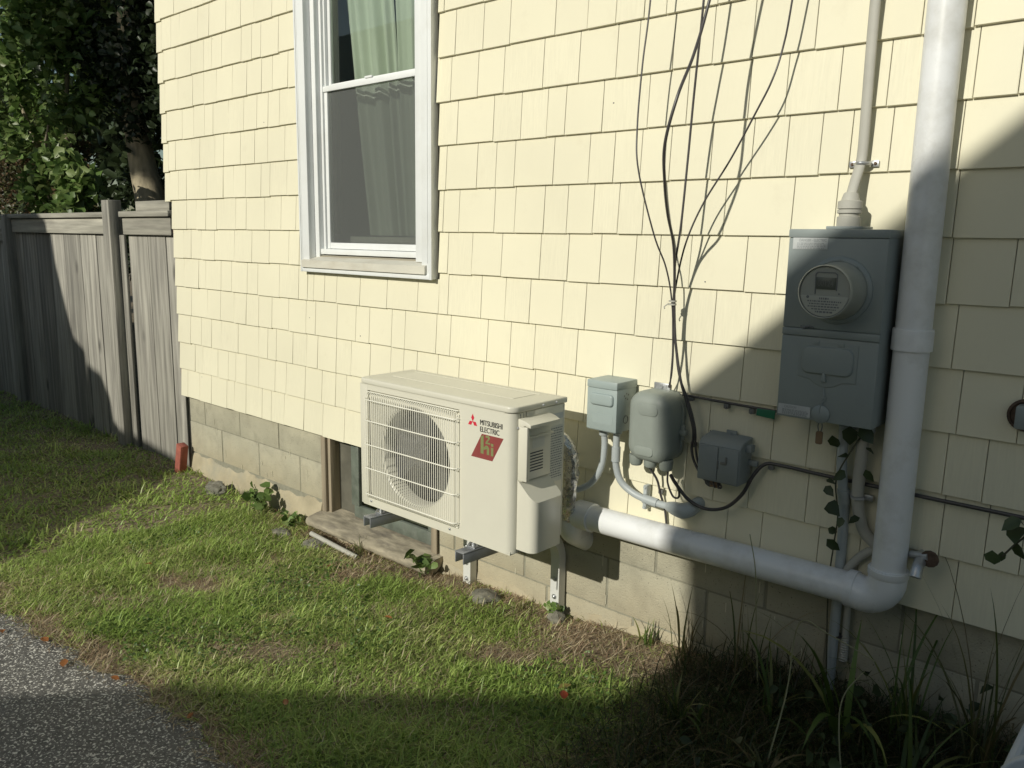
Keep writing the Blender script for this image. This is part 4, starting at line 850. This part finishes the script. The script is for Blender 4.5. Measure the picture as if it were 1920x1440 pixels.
q=MB(); q.lathe((25.44,-.28,-5.98),[(.13,-.02),(.14,0),(.13,.03)],axis='y',seg=12); q.build('handle',M_RUST,hb)
rv=thing('wall_outlet_vent','round rusty vent fitting with grey box at the right edge of the wall','vent',(26.4,-.05,-3.6))
q=MB(); q.lathe((26.43,0.0,-3.55),[(.24,0),(.24,-.03),(.20,-.05),(.19,-.02)],seg=28,cap1=False,cap0=False); q.lathe((26.43,-.02,-3.55),[(.20,0),(.19,-.005)],seg=28); q.build('ring',M_RUST,rv)
q=MB(); q.box(26.34,26.62,-.30,-.02,-3.72,-3.38,.03); q.build('box_body',M_METER,rv)
# nail heads and small marks in the siding
q=MB()
for k in range(38):
    x=rng.uniform(24.9,32) if k<20 else rng.uniform(0.3,24); z=rng.uniform(-6.5,6); q.lathe((x,-.0+.07*((z%1)),z),[(.016,0),(.014,-.012)],seg=8)
q.build('nail_heads',M_GROOVE,house,smooth=0)

# ================================================================ things on the ground
def rock(x,y,rx_,ry_,rz_,label,m=M_ROCK,seed=0):
    bm=bmesh.new(); bmesh.ops.create_icosphere(bm,subdivisions=4,radius=1); r=np.random.default_rng(seed); P=r.normal(size=(7,3)); P/=np.linalg.norm(P,axis=1)[:,None]; A=r.uniform(.6,.95,7)
    from mathutils import noise
    for v in bm.verts:
        d=v.co.normalized(); s_=1.0
        for p,a in zip(P,A):
            dd=d.dot(Vector(p))
            if dd>0.2: s_=min(s_,a/dd)
        s_*=1+.22*noise.noise(d*2.2+Vector((seed,0,0)))+.10*noise.noise(d*5+Vector((0,seed,0)))+.05*noise.noise(d*14)
        v.co=Vector((d.x*rx_*s_,d.y*ry_*s_,d.z*rz_*s_))
    z=float(gz(x,y)); q=MB(); q.bm(bm,Matrix.Translation((x,y,z+rz_*.25)))
    tag(q.build('rock',m,None,loc=(x,y,z),smooth=30),label,'rock','rocks along the foundation')
rock(3.0,-.35,.55,.4,.30,'brown lumpy rock against the foundation, nearest the fence',seed=1)
rock(9.45,-.85,.40,.32,.13,'flat grey rock left of the lying white pipe',seed=2)
rock(15.95,-.45,.40,.34,.15,'low grey rock between the two wall brackets',seed=3)
rock(8.0,-1.0,.36,.26,.10,'small half buried rock farther left of the lying white pipe',seed=4)
rock(17.95,-.2,.26,.22,.2,'dark rounded stone at the foot of the right wall bracket',seed=5)
q=MB(); q.tube([(9.0,-.62,-9.80),(11.2,-.62,-9.93)],.07,seg=14,smooth=False); tag(q.build('loose_pipe',M_SVC,None,loc=(10,-.6,-9.9)),'thin white pipe lying on the dirt in front of the window slab','pipe')
q=MB(); q.box(-.2,.2,-.25,.25,-.35,.9,.03); Mx=Matrix.Translation((-.10,-.12,-9.7))@Matrix.Rotation(math.radians(14),4,'Y')
q.v=[tuple(Mx@Vector((x*.9,y*.6,z))) for x,y,z in q.v]; tag(q.build('red_brick',M_BRICK,None,loc=(-.1,-.1,-9.9)),'red brick leaning upright at the house corner','brick')
# white plastic garden chair, only its top corner in frame
ch=thing('garden_chair','white plastic garden chair at the bottom right corner','chair',(28.6,-3.6,-9.0))
q=MB(); q.prism(rrect(27.22,29.6,-7.6,-6.42,.55,8),-4.15,-4.02,axis='y',b=.03); q.build('backrest',M_CHAIR,ch)
q=MB(); q.box(27.3,29.5,-4.0,-2.2,-7.85,-7.72,.05); q.build('seat',M_CHAIR,ch)
for (x,y) in ((27.36,-4.0),(29.44,-4.0),(27.4,-2.3),(29.4,-2.3)):
    q=MB(); q.tube([(x,y,-7.2 if y<-3 else -7.8),(x+(.02 if x<28 else -.02),y,-9.2)],[.10,.07],seg=10,smooth=False); q.build('leg',M_CHAIR,ch)
for x in (27.3,29.5):
    q=MB(); q.tube([(x,-4.05,-6.95),(x,-3.2,-6.95),(x,-2.4,-7.0),(x,-2.25,-7.3),(x,-2.3,-7.8)],.07,seg=10); q.build('armrest',M_CHAIR,ch)

# ================================================================ vegetation
def leaves_np(P,size,colr,seed,droop=.35,fold=.18,face=None):
    """P (n,3) centres; each leaf a pointed six sided blade folded along its rib (4 triangles)"""
    r=np.random.default_rng(seed); n=len(P)
    a=r.uniform(0,2*np.pi,n); el=r.normal(-droop,.45,n)
    d=np.stack([np.cos(a)*np.cos(el),np.sin(a)*np.cos(el),np.sin(el)],-1)     # rib direction
    up=r.normal(size=(n,3))*.75+np.array([0,-.35,.9] if face is None else face); side=np.cross(d,up); side/=np.linalg.norm(side,axis=1)[:,None]+1e-9; nrm=np.cross(side,d)
    L=(size*r.uniform(.6,1.25,n))[:,None]; w=L*r.uniform(.30,.42,n)[:,None]
    b=P-d*L*.5; m=b+d*L*.26; m2=b+d*L*.62; t=b+d*L; f=nrm*L*fold
    v=np.stack([b,m+side*w*.95+f,m2+side*w*.85+f*.7,t-nrm*L*.12,m2-side*w*.85+f*.7,m-side*w*.95+f,b+d*L*.45],1)
    V=v.reshape(-1,3); i=np.arange(n)[:,None]*7
    F=np.concatenate([i+np.array(q_) for q_ in ([0,1,6],[1,2,6],[2,3,6],[3,4,6],[4,5,6],[5,0,6])],0)
    c=colr[r.integers(0,len(colr),n)]*r.uniform(.7,1.3,(n,1)); c=np.repeat(c,7,axis=0)
    return V,F,c
def clumps(centres,radii,n,seed,shell=.5):
    r=np.random.default_rng(seed); k=len(centres); w=np.array([a[0]*a[1]*a[2] for a in radii])**.66; w/=w.sum()
    j=r.choice(k,n,p=w); d=r.normal(size=(n,3)); d/=np.linalg.norm(d,axis=1)[:,None]; rad=r.uniform(0,1,n)**(shell)
    return np.array(centres)[j]+d*rad[:,None]*np.array(radii)[j]
GREEN=np.array([(.14,.22,.06),(.18,.26,.08),(.11,.18,.045),(.22,.28,.10)])
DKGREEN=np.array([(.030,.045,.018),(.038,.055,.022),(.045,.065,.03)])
BROWN=np.array([(.13,.10,.05),(.09,.085,.04),(.10,.12,.04),(.16,.10,.055)])
def tree(name,label,cat,base,trunk,limbs,centres,radii,n,size,cols,seed,group=None,shell=.5,droop=.35):
    t=thing(name,label,cat,base,group)
    q=MB(); q.tube([Vector(base)+Vector(p) for p in trunk[0]],trunk[1],seg=12); 
    q.build('trunk',M_BARK,t,smooth=60)
    q=MB()
    for i,(p,r0) in enumerate(limbs): q.tube([Vector(base)+Vector(a) for a in p],[r0,r0*.3],seg=7)
    if limbs: q.build('limbs',M_BARK,t,smooth=60)
    P=clumps(centres,radii,n,seed,shell); V,F,c=leaves_np(P,size,cols,seed+1,droop)
    mesh_np('crown',V,F,M_LEAF,c,parent=t); return t
r_=np.random.default_rng(5)
# leafy tree, top left
cs=[(r_.uniform(-34,-21),r_.uniform(4,8),r_.uniform(3.8,16)) for _ in range(46)]; cs=[c for c in cs if not(c[0]>-24.5 and c[2]<5.5)]
tree('broadleaf_tree','sunlit broadleaf tree with large heart shaped leaves at the top left','tree',(-28,7,-10),([(0,0,0),(.3,0,5),(0,0,11),(.4,0,18)],[.7,.55,.4,.15]),
  [([(0,0,10),(-3,-1,15),(-5,-1.5,20)],.25),([(0,0,12),(3,-1,16),(5.5,-1.5,20)],.25),([(0,0,11),(2,-2,13),(4,-2.4,15)],.2)],cs,[(1.7,1.3,1.5)]*len(cs),5200,.62,GREEN,21)
# light bush above the fence
cs=[(r_.uniform(-21,-13.2),r_.uniform(2.0,3.8),r_.uniform(-2,1.6)) for _ in range(16)]+[(-19.5,3,2.6),(-18,3,3.0),(-16.6,2.8,2.0),(-20.5,3,2.2),(-14.5,2.6,.8)]
tree('leafy_bush','light green leafy bush rising just above the left part of the fence','bush',(-17.5,3,-10),([(0,0,0),(.2,0,5),(0,0,10)],[.25,.2,.08]),[([(0,0,6),(-2,0,9),(-3,0,11)],.1),([(0,0,6),(2,0,9),(3,-.3,11)],.1)],cs,[(1.2,.8,.9)]*len(cs),1500,.62,GREEN*1.05,31)
# brown hedge
cs=[(r_.uniform(-44,-27),r_.uniform(7,9),r_.uniform(-4,5.5)) for _ in range(40)]
tree('brown_hedge','dense brownish green hedge behind the far left end of the fence','hedge',(-35,8,-10),([(0,0,0),(0,0,5),(0,0,9)],[.3,.25,.1]),[],cs,[(2,1.2,1.6)]*len(cs),9000,.34,BROWN,41)
# dark evergreen beside the house
cs=[(r_.uniform(-25,-10.5),r_.uniform(6.6,11),r_.uniform(4.6,17)) for _ in range(60)]+[(r_.uniform(-24,-10.5),r_.uniform(10,12),r_.uniform(-3,6)) for _ in range(30)]
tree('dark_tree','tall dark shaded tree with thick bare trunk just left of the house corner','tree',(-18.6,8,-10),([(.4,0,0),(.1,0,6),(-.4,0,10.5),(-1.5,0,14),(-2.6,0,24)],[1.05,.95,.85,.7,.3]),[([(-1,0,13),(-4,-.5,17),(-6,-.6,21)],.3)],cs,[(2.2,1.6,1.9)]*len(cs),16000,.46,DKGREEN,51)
# deep background wood
cs=[(r_.uniform(-90,-22),r_.uniform(16,26),r_.uniform(-8,26)) for _ in range(120)]
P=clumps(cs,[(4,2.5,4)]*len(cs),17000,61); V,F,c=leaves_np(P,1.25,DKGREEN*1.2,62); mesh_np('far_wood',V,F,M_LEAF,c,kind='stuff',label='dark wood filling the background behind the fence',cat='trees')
# conifer added behind the camera, unseen, to shade the dark tree
cs=[(-22.5+1.5*math.sin(k*2.1),-38+.8*math.cos(k*1.7),26.2+k*.5) for k in range(32)]
tree('shadow_conifer','tall narrow conifer added out of view to shade the dark tree','tree',(-22.5,-38,-10),([(0,0,0),(0,0,30),(0,0,50)],[.8,.5,.1]),[],cs,[(3.4,2.2,1.6)]*len(cs),9000,1.0,DKGREEN,71)
cs=[(r_.uniform(-11.5,-2),-36+r_.uniform(-1,.6),0) for _ in range(40)]; cs=[(x,y,r_.uniform(-9,np.interp(x,[-11.5,-9.1,-2.2],[10.2,8.3,7.4]))) for x,y,_ in cs]
cs+=[(x,-36,r_.uniform(-9,np.interp(x,[-2.2,2.1,4.3],[7.1,4.4,3.0]))) for x in r_.uniform(-2.5,4.0,26)]
tree('shadow_shrub','big dense shrub added out of view to shade the left lawn','shrub',(-4,-36,-10),([(0,0,0),(0,0,5),(0,0,10)],[.4,.3,.1]),[],cs,[(1.2,1.0,1.0)]*len(cs),9000,.8,DKGREEN,81)  # leaf mass added out of view, filled to the lawn's shadow outline

# ---- lawn
def blades(X,Y,h,w,col,seed,lean=.55,bow=.5,r=None):
    r=np.random.default_rng(seed); n=len(X); Z=gz(X,Y)-.02
    a=r.uniform(0,2*np.pi,n); ln=np.clip(r.normal(lean,.28,n),0.02,1.35); f=r.uniform(0,2*np.pi,n)
    d=np.stack([np.cos(a),np.sin(a)],-1); s_=np.stack([-np.sin(a+f*.12),np.cos(a+f*.12)],-1)*(w/2)[:,None]
    B=np.stack([X,Y,Z],-1); hm=h*.55
    def pt(t,hh):
        dx=np.sin(ln*(1+bow*t))*hh; dz=np.cos(np.minimum(ln*(1+bow*t),1.5))*hh
        return B+np.stack([d[:,0]*dx,d[:,1]*dx,dz],-1)
    m=pt(.2,hm); t=pt(1.0,h); s3=np.concatenate([s_,np.zeros((n,1))],1)
    V=np.stack([B-s3,B+s3,m-s3*.85,m+s3*.85,t],1).reshape(-1,3); i=np.arange(n)[:,None]*5
    F=np.concatenate([i+np.array([0,1,3]),i+np.array([0,3,2]),i+np.array([2,3,4])],0)
    C=np.repeat(col,5,axis=0); return V,F,C
def vnoise(x,y,seed,sc):
    r=np.random.default_rng(seed); v=np.zeros_like(x)
    for k in range(7):
        a=r.uniform(0,2*np.pi); f=sc*r.uniform(.5,1.8); v+=np.sin((x*np.cos(a)+y*np.sin(a))*f+r.uniform(0,6.28))
    return v/3.2
bare=[(10.3,-4.6,.75,.65),(9.6,-2.2,.5,.4),(9.2,-5.1,.6,.4),(13.0,-4.4,.5,.35),(15.3,-4.3,.45,.35),(11.8,-7.6,.6,.4),(12.2,-1.6,.5,.4),(18.2,-2.3,.8,.5)]
def dryness(x,y):
    z=np.interp(x,[-5,6,9,14,18,20,22,26],[.15,.3,.8,.9,.75,1.0,1.2,1.2])*np.exp(-((y+.2)/np.interp(x,[0,9,18,21,26],[.6,.75,.9,2.4,3.0]))**2)
    for bx,by,rx2,ry2 in bare: z=z+1.0*np.exp(-(((x-bx)/rx2)**2+((y-by)/ry2)**2))
    z=z+.75*np.exp(-((y-dedge(x))/.35)**2)+.22*vnoise(x,y,3,2.2)+.14*vnoise(x,y,4,6.0)
    return np.clip(z,0,1.4)
r=np.random.default_rng(99)
def scatter(n,x0,x1,y0,y1): return r.uniform(x0,x1,n),r.uniform(y0,y1,n)
Xs=[];Ys=[]
for n,x0,x1,y0,y1 in ((230000,5,25,-9.2,.18),(45000,-22,5,-10.2,.35),(10000,25,30,-9,.2),(9000,-45,-22,-11,.4)):
    a,b_=scatter(n,x0,x1,y0,y1); Xs.append(a);Ys.append(b_)
X=np.concatenate(Xs);Y=np.concatenate(Ys)
dr=dryness(X,Y); keep=(Y>dedge(X)-.12+.12*r.normal(size=len(X)))&(r.random(len(X))>np.clip(.12+(dr-.25)*1.15,0,.95))
X,Y,dr=X[keep],Y[keep],dr[keep]; n=len(X)
patch=vnoise(X,Y,8,1.1); pal=np.array([(.28,.40,.09),(.34,.45,.11),(.41,.49,.15),(.49,.50,.21),(.60,.54,.34)])
pi_=np.clip((1.3+patch*.9+dr*2.0+r.normal(0,.9,n)),0,4).astype(int); col=pal[pi_]*r.uniform(.75,1.25,(n,1))
far=X<5; h=np.clip(r.normal(.19,.09,n)*(1+.40*vnoise(X,Y,9,1.6))*(1.15-.45*np.clip(dr,0,1)),.06,.55)*np.where(far,1.15,1); w=r.uniform(.014,.030,n)*np.where(far,1.9,1)
V,F,C=blades(X,Y,h,w,col,12,lean=.95); mesh_np('lawn_grass',V,F,M_GRASS,C,kind='stuff',label='patchy green lawn grass in front of the house',cat='grass')
# dead straw and thatch lying on the soil
X1_,Y1_=scatter(150000,6,27,-9.2,.2); X2_,Y2_=scatter(16000,-20,6,-10,.3); X=np.concatenate([X1_,X2_]);Y=np.concatenate([Y1_,Y2_])
dr=dryness(X,Y); keep=(Y>dedge(X)-.3+.15*r.normal(size=len(X)))&(r.random(len(X))<np.clip(.25+dr*.75,0,1)); X,Y=X[keep],Y[keep]; n=len(X)
pal=np.array([(.48,.38,.24),(.58,.47,.31),(.33,.25,.16),(.66,.57,.39),(.40,.27,.18)]); col=pal[r.integers(0,5,n)]*r.uniform(.6,1.2,(n,1))
V,F,C=blades(X,Y,r.uniform(.12,.42,n),r.uniform(.010,.024,n),col,13,lean=1.32,bow=.12); mesh_np('dry_thatch',V,F,M_GRASS,C,kind='stuff',label='brown dry grass litter along the wall and on bare spots',cat='dry grass')
# small clover leaves sprinkled in the lawn
X,Y=scatter(8000,6,22,-8.5,-.6); keep=(vnoise(X,Y,14,.9)>.25)&(dryness(X,Y)<.5)&(Y>dedge(X)+.35); X,Y=X[keep],Y[keep]; Z=gz(X,Y)+r.uniform(.05,.2,len(X))
V,F,C=leaves_np(np.stack([X,Y,Z],-1),.085,np.array([(.09,.16,.035),(.11,.18,.045)]),15,droop=0,fold=.05); mesh_np('clover_patches',V,F,M_LEAF,C,kind='stuff',label='low clover leaves mixed into the lawn',cat='clover')

# ---- single plants
def stem_plant(x,y,hh,ns,leafsize,label,cols,seed,nl=9,name='weed_plant',cat='weed',group='weeds at the foundation',spread=.5):
    rr=np.random.default_rng(seed); z=float(gz(x,y)); t=thing(name,label,cat,(x,y,z),group); q=MB(); P=[]
    for s_ in range(ns):
        a=rr.uniform(0,6.28); L=hh*rr.uniform(.6,1.1); pts=[(x,y,z-.05)]
        for k in range(1,5): u=k/4; pts.append((x+math.cos(a)*spread*L*u**1.4,y+math.sin(a)*spread*L*u**1.4*.7,z+L*u*(1-.25*u)))
        q.tube(pts,[.022,.010],seg=5,sub=3)
        for k in range(nl):
            u=rr.uniform(.3,1); i=min(3,int(u*4)); f=u*4-i; p=[pts[i][j]*(1-f)+pts[min(4,i+1)][j]*f for j in range(3)]; P.append([p[0]+rr.normal(0,.07),p[1]+rr.normal(0,.07),p[2]+rr.normal(0,.04)])
    q.build('stem',M_LEAF if False else mat('green_stem',(.10,.14,.04),.6),t,smooth=60)
    V,F,c=leaves_np(np.array(P),leafsize,cols,seed+3,droop=.1,fold=.1); mesh_np('foliage',V,F,M_LEAF,c,parent=t); return t
stem_plant(5.9,-.4,1.15,6,.36,'leafy green weed with broad leaves in front of the block wall, third from the fence',GREEN,101,6)
stem_plant(7.8,-.55,.65,4,.30,'low green weed just left of the window slab',GREEN,102,6)
stem_plant(13.5,-.35,.95,5,.34,'bushy green weed between the window slab and the left bracket leg',GREEN,103,6)
stem_plant(17.75,.0,.5,5,.18,'small yellow green sprout at the foot of the right bracket leg',GREEN*1.3,104,8)
def tuft(x,y,hh,n,label,cols,seed,wd=.05,lean=.35,name='grass_tuft',cat='grass tuft',group='tall grass tufts by the wall'):
    rr=np.random.default_rng(seed); V=[];F=[];C=[]; z0=float(gz(x,y))
    for b_ in range(n):
        a=rr.uniform(0,6.28); L=hh*rr.uniform(.5,1.1); ln=abs(rr.normal(lean,.2)); bx,by=x+rr.normal(0,.10),y+rr.normal(0,.08); col=cols[rr.integers(0,len(cols))]*rr.uniform(.7,1.25); w=wd*rr.uniform(.5,1.2)
        p=Vector((bx,by,z0-.05)); K=9; th=ln*.3; i0=len(V)
        sx,sy=-math.sin(a),math.cos(a)
        for k in range(K+1):
            u=k/K; ww=w*.5*(1-u**2.2)*(0.6+.8*math.sin(min(1,u*2.2)*1.57)); V+=[(p.x-sx*ww,p.y-sy*ww,p.z),(p.x+sx*ww,p.y+sy*ww,p.z)]; C+=[col,col]
            p=p+Vector((math.cos(a)*math.sin(th),math.sin(a)*math.sin(th),math.cos(th)))*(L/K); th+=ln*(.18+.32*u)
        for k in range(K): a_=i0+2*k; F.append((a_,a_+1,a_+3,a_+2))
    return mesh_np(name,np.array(V),np.array(F),M_GRASS,np.array(C),label=label,cat=cat,group=group,loc=(x,y,z0),smooth=True)
WG=np.array([(.06,.10,.02),(.085,.13,.028),(.16,.17,.05)]); STR=np.array([(.22,.18,.09),(.15,.15,.06),(.10,.13,.035)])
tuft(11.0,-.35,.75,26,'dry yellowish grass tuft sprouting over the front edge of the window slab',STR*1.3,201,.03)
tuft(20.3,-.05,.65,22,'green grass tuft at the wall where the sunlight ends',WG*1.5,202,.035)
tuft(21.2,-.2,1.6,14,'tall thin grass tuft against the block wall right of the sunlit patch',STR,203,.03,.3)
tuft(22.6,-.5,2.3,16,'wiry grass tuft reaching up to the horizontal drain pipe',STR*.9,204,.03,.28)
tuft(23.6,-1.5,2.0,12,'leafy grass tuft in front of the slim grey conduit',WG,205,.045,.6)
tuft(24.7,-1.4,3.0,9,'tall broad bladed grass clump under the pipe elbow',WG*1.6,206,.10,.5)
tuft(25.5,-.9,3.0,20,'high seeding grass clump against the siding right of the pipe elbow',WG*1.1,207,.04,.4)
tuft(26.6,-1.2,4.0,24,'tallest thin grass clump at the right edge of the wall',STR*.8,208,.03,.4)
tuft(22.3,-2.4,1.3,22,'low messy grass tuft on the shaded ground left of the broad bladed clump',WG,209,.05,.6)
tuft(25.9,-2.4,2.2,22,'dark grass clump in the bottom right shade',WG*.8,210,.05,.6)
tuft(24.2,-3.0,1.4,24,'spreading low grass clump at the bottom edge of the shade',STR*.8,211,.05,.8)
tuft(17.0,-.35,.45,26,'short yellowing grass tuft left of the right bracket leg',STR*1.5,212,.03,.6)
# tangled undergrowth
X,Y=scatter(34000,21.0,29,-6.5,.1); keep=r.random(len(X))<np.clip((X-21)/2.2,0,1)*np.clip((Y+7)/3.5,.1,1); X,Y=X[keep],Y[keep]; n=len(X)
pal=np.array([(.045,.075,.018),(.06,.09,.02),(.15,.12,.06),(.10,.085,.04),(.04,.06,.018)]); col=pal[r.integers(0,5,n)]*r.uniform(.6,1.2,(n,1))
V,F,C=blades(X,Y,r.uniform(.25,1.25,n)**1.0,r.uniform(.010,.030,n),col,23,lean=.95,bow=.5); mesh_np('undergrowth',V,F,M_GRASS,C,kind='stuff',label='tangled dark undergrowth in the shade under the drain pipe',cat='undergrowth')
P=np.stack([*scatter(260,22.0,29,-4.5,.05),np.zeros(260)],-1); P=P[r.random(len(P))<np.clip((P[:,0]-21.6)/3,0,1)]; P[:,2]=gz(P[:,0],P[:,1])+r.uniform(.1,1.1,len(P))*np.clip((P[:,0]-21)/4,.2,1)
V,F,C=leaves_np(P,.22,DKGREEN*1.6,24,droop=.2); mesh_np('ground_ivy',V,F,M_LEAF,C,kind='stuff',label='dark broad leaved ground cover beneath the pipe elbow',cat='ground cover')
# vines
def vine(name,label,path,leafpts,size,seed,cols=DKGREEN*1.5):
    t=thing(name,label,'vine',path[0]); q=MB(); q.tube(path,.014,seg=5); q.build('stem',mat('vine_stem',(.07,.07,.04),.7),t)
    V,F,c=leaves_np(np.array(leafpts),size,cols,seed,droop=.7,fold=.12,face=(0,-1.6,.3)); mesh_np('foliage',V,F,M_LEAF,c,parent=t); return t
lp_=[(24.0,-.42,-4.55),(23.86,-.4,-4.35),(23.88,-.42,-5.02),(23.84,-.40,-5.2),(23.95,-.45,-5.47),(24.1,-.5,-5.66),(23.92,-.3,-5.9),(23.95,-.3,-6.15),(24.46,-.42,-4.8),(24.28,-.4,-5.6),(24.42,-.35,-4.4),(24.1,-.42,-4.2),(24.35,-.4,-4.15),(23.98,-.4,-4.9)]
vine('climbing_vine','dark leafy vine climbing the conduits under the meter cabinet',[(24.0,-.2,-8.6),(23.9,-.2,-7.0),(23.93,-.22,-6.2),(24.0,-.35,-5.6),(23.92,-.35,-5.0),(24.1,-.35,-4.5),(24.3,-.3,-4.1)],lp_,.30,301)
rr=np.random.default_rng(9)
t=vine('hanging_vine','dark leafy sprig reaching in over the wall from the right edge',[(27.6,-1.6,-4.2),(27.1,-1.55,-4.6),(26.8,-1.5,-4.95),(26.6,-1.5,-5.25)],[(26.73,-1.5,-4.9),(26.6,-1.5,-5.25),(26.8,-1.5,-5.12),(26.66,-1.5,-4.78),(26.5,-1.5,-5.3),(26.8,-1.5,-4.74),(26.95,-1.5,-4.85),(27.0,-1.5,-5.1),(26.88,-1.5,-4.6),(27.2,-1.5,-4.6)],.26,302)
# long bent dry stalks
for i,(pts,l) in enumerate((([(24.05,-2.6,-9.0),(24.1,-2.2,-8.0),(24.13,-2.0,-6.9),(24.6,-2.0,-6.92),(25.3,-2.0,-7.1)],'pale broken grass stalk bent at a right angle in the shade'),
   ([(25.3,-2.8,-9.1),(25.0,-2.4,-8.2),(24.95,-2.2,-7.7),(25.15,-2.0,-7.3)],'thin curved stalk rising beside the bent pale stalk'),
   ([(23.1,-.9,-9.1),(23.0,-1.0,-7.6),(22.92,-1.0,-6.7),(22.75,-.95,-6.1)],'dark thin stalk crossing in front of the horizontal pipe'))):
    q=MB(); q.tube(pts,[.014,.008],seg=5); tag(q.build('dry_stalk',mat('straw_stalk',(.26,.26,.15),.7),None,loc=pts[0]),l,'stalk','single dry stalks in the shade')
# fallen leaves
fl=[(8.69,-8.9,'at the left edge of the asphalt'),(9.55,-8.85,'on the asphalt edge near the left border'),(10.69,-8.4,'where the lawn meets the sunlit asphalt'),(11.91,-8.45,'at the rim of the asphalt above the shadow line'),(13.23,-8.0,'on the shadow line beside the asphalt'),(8.23,-5.1,'in the upper left of the sunny lawn'),(15.48,-7.6,'in the shade on the asphalt rim'),(16.52,-6.3,'in the shaded lawn near the bottom centre left'),(11.63,-1.86,'in the lawn below the window slab'),(15.29,-2.9,'in the sunny lawn below the outdoor unit'),(20.12,-2.65,'just inside the shadow, the paler of the pair'),(20.3,-2.9,'just inside the shadow, the redder of the pair')]
for i,(x,y,w_) in enumerate(fl):
    rr=np.random.default_rng(400+i); z=float(gz(x,y))+(.20 if y>dedge(x) else .06); V=[];F=[]; a0=rr.uniform(0,6.28); L=rr.uniform(.08,.14)
    out=[(0,-1.1),(.35,-.7),(.6,-.1),(.42,.5),(0,1.15),(-.42,.5),(-.6,-.1),(-.35,-.7)]
    V=[(x,y,z)]
    for (u,v) in out: xx=u*math.cos(a0)-v*math.sin(a0); yy=u*math.sin(a0)+v*math.cos(a0); V.append((x+xx*L,y+yy*L,z+.05*abs(u)*(1+v)*.8+rr.uniform(0,.02)))
    F=[(0,k+1,(k+1)%8+1) for k in range(8)]; C=np.tile(np.array([.40,.16,.05] if i!=10 else [.45,.36,.12])*rr.uniform(.7,1.1) if i!=11 else np.array([.30,.06,.03]),(9,1))
    mesh_np('fallen_leaf',np.array(V),np.array(F),M_LEAF,C,label='orange fallen leaf '+w_ if i<10 else 'dry fallen leaf '+w_,cat='fallen leaf',group='fallen autumn leaves',loc=(x,y,z))
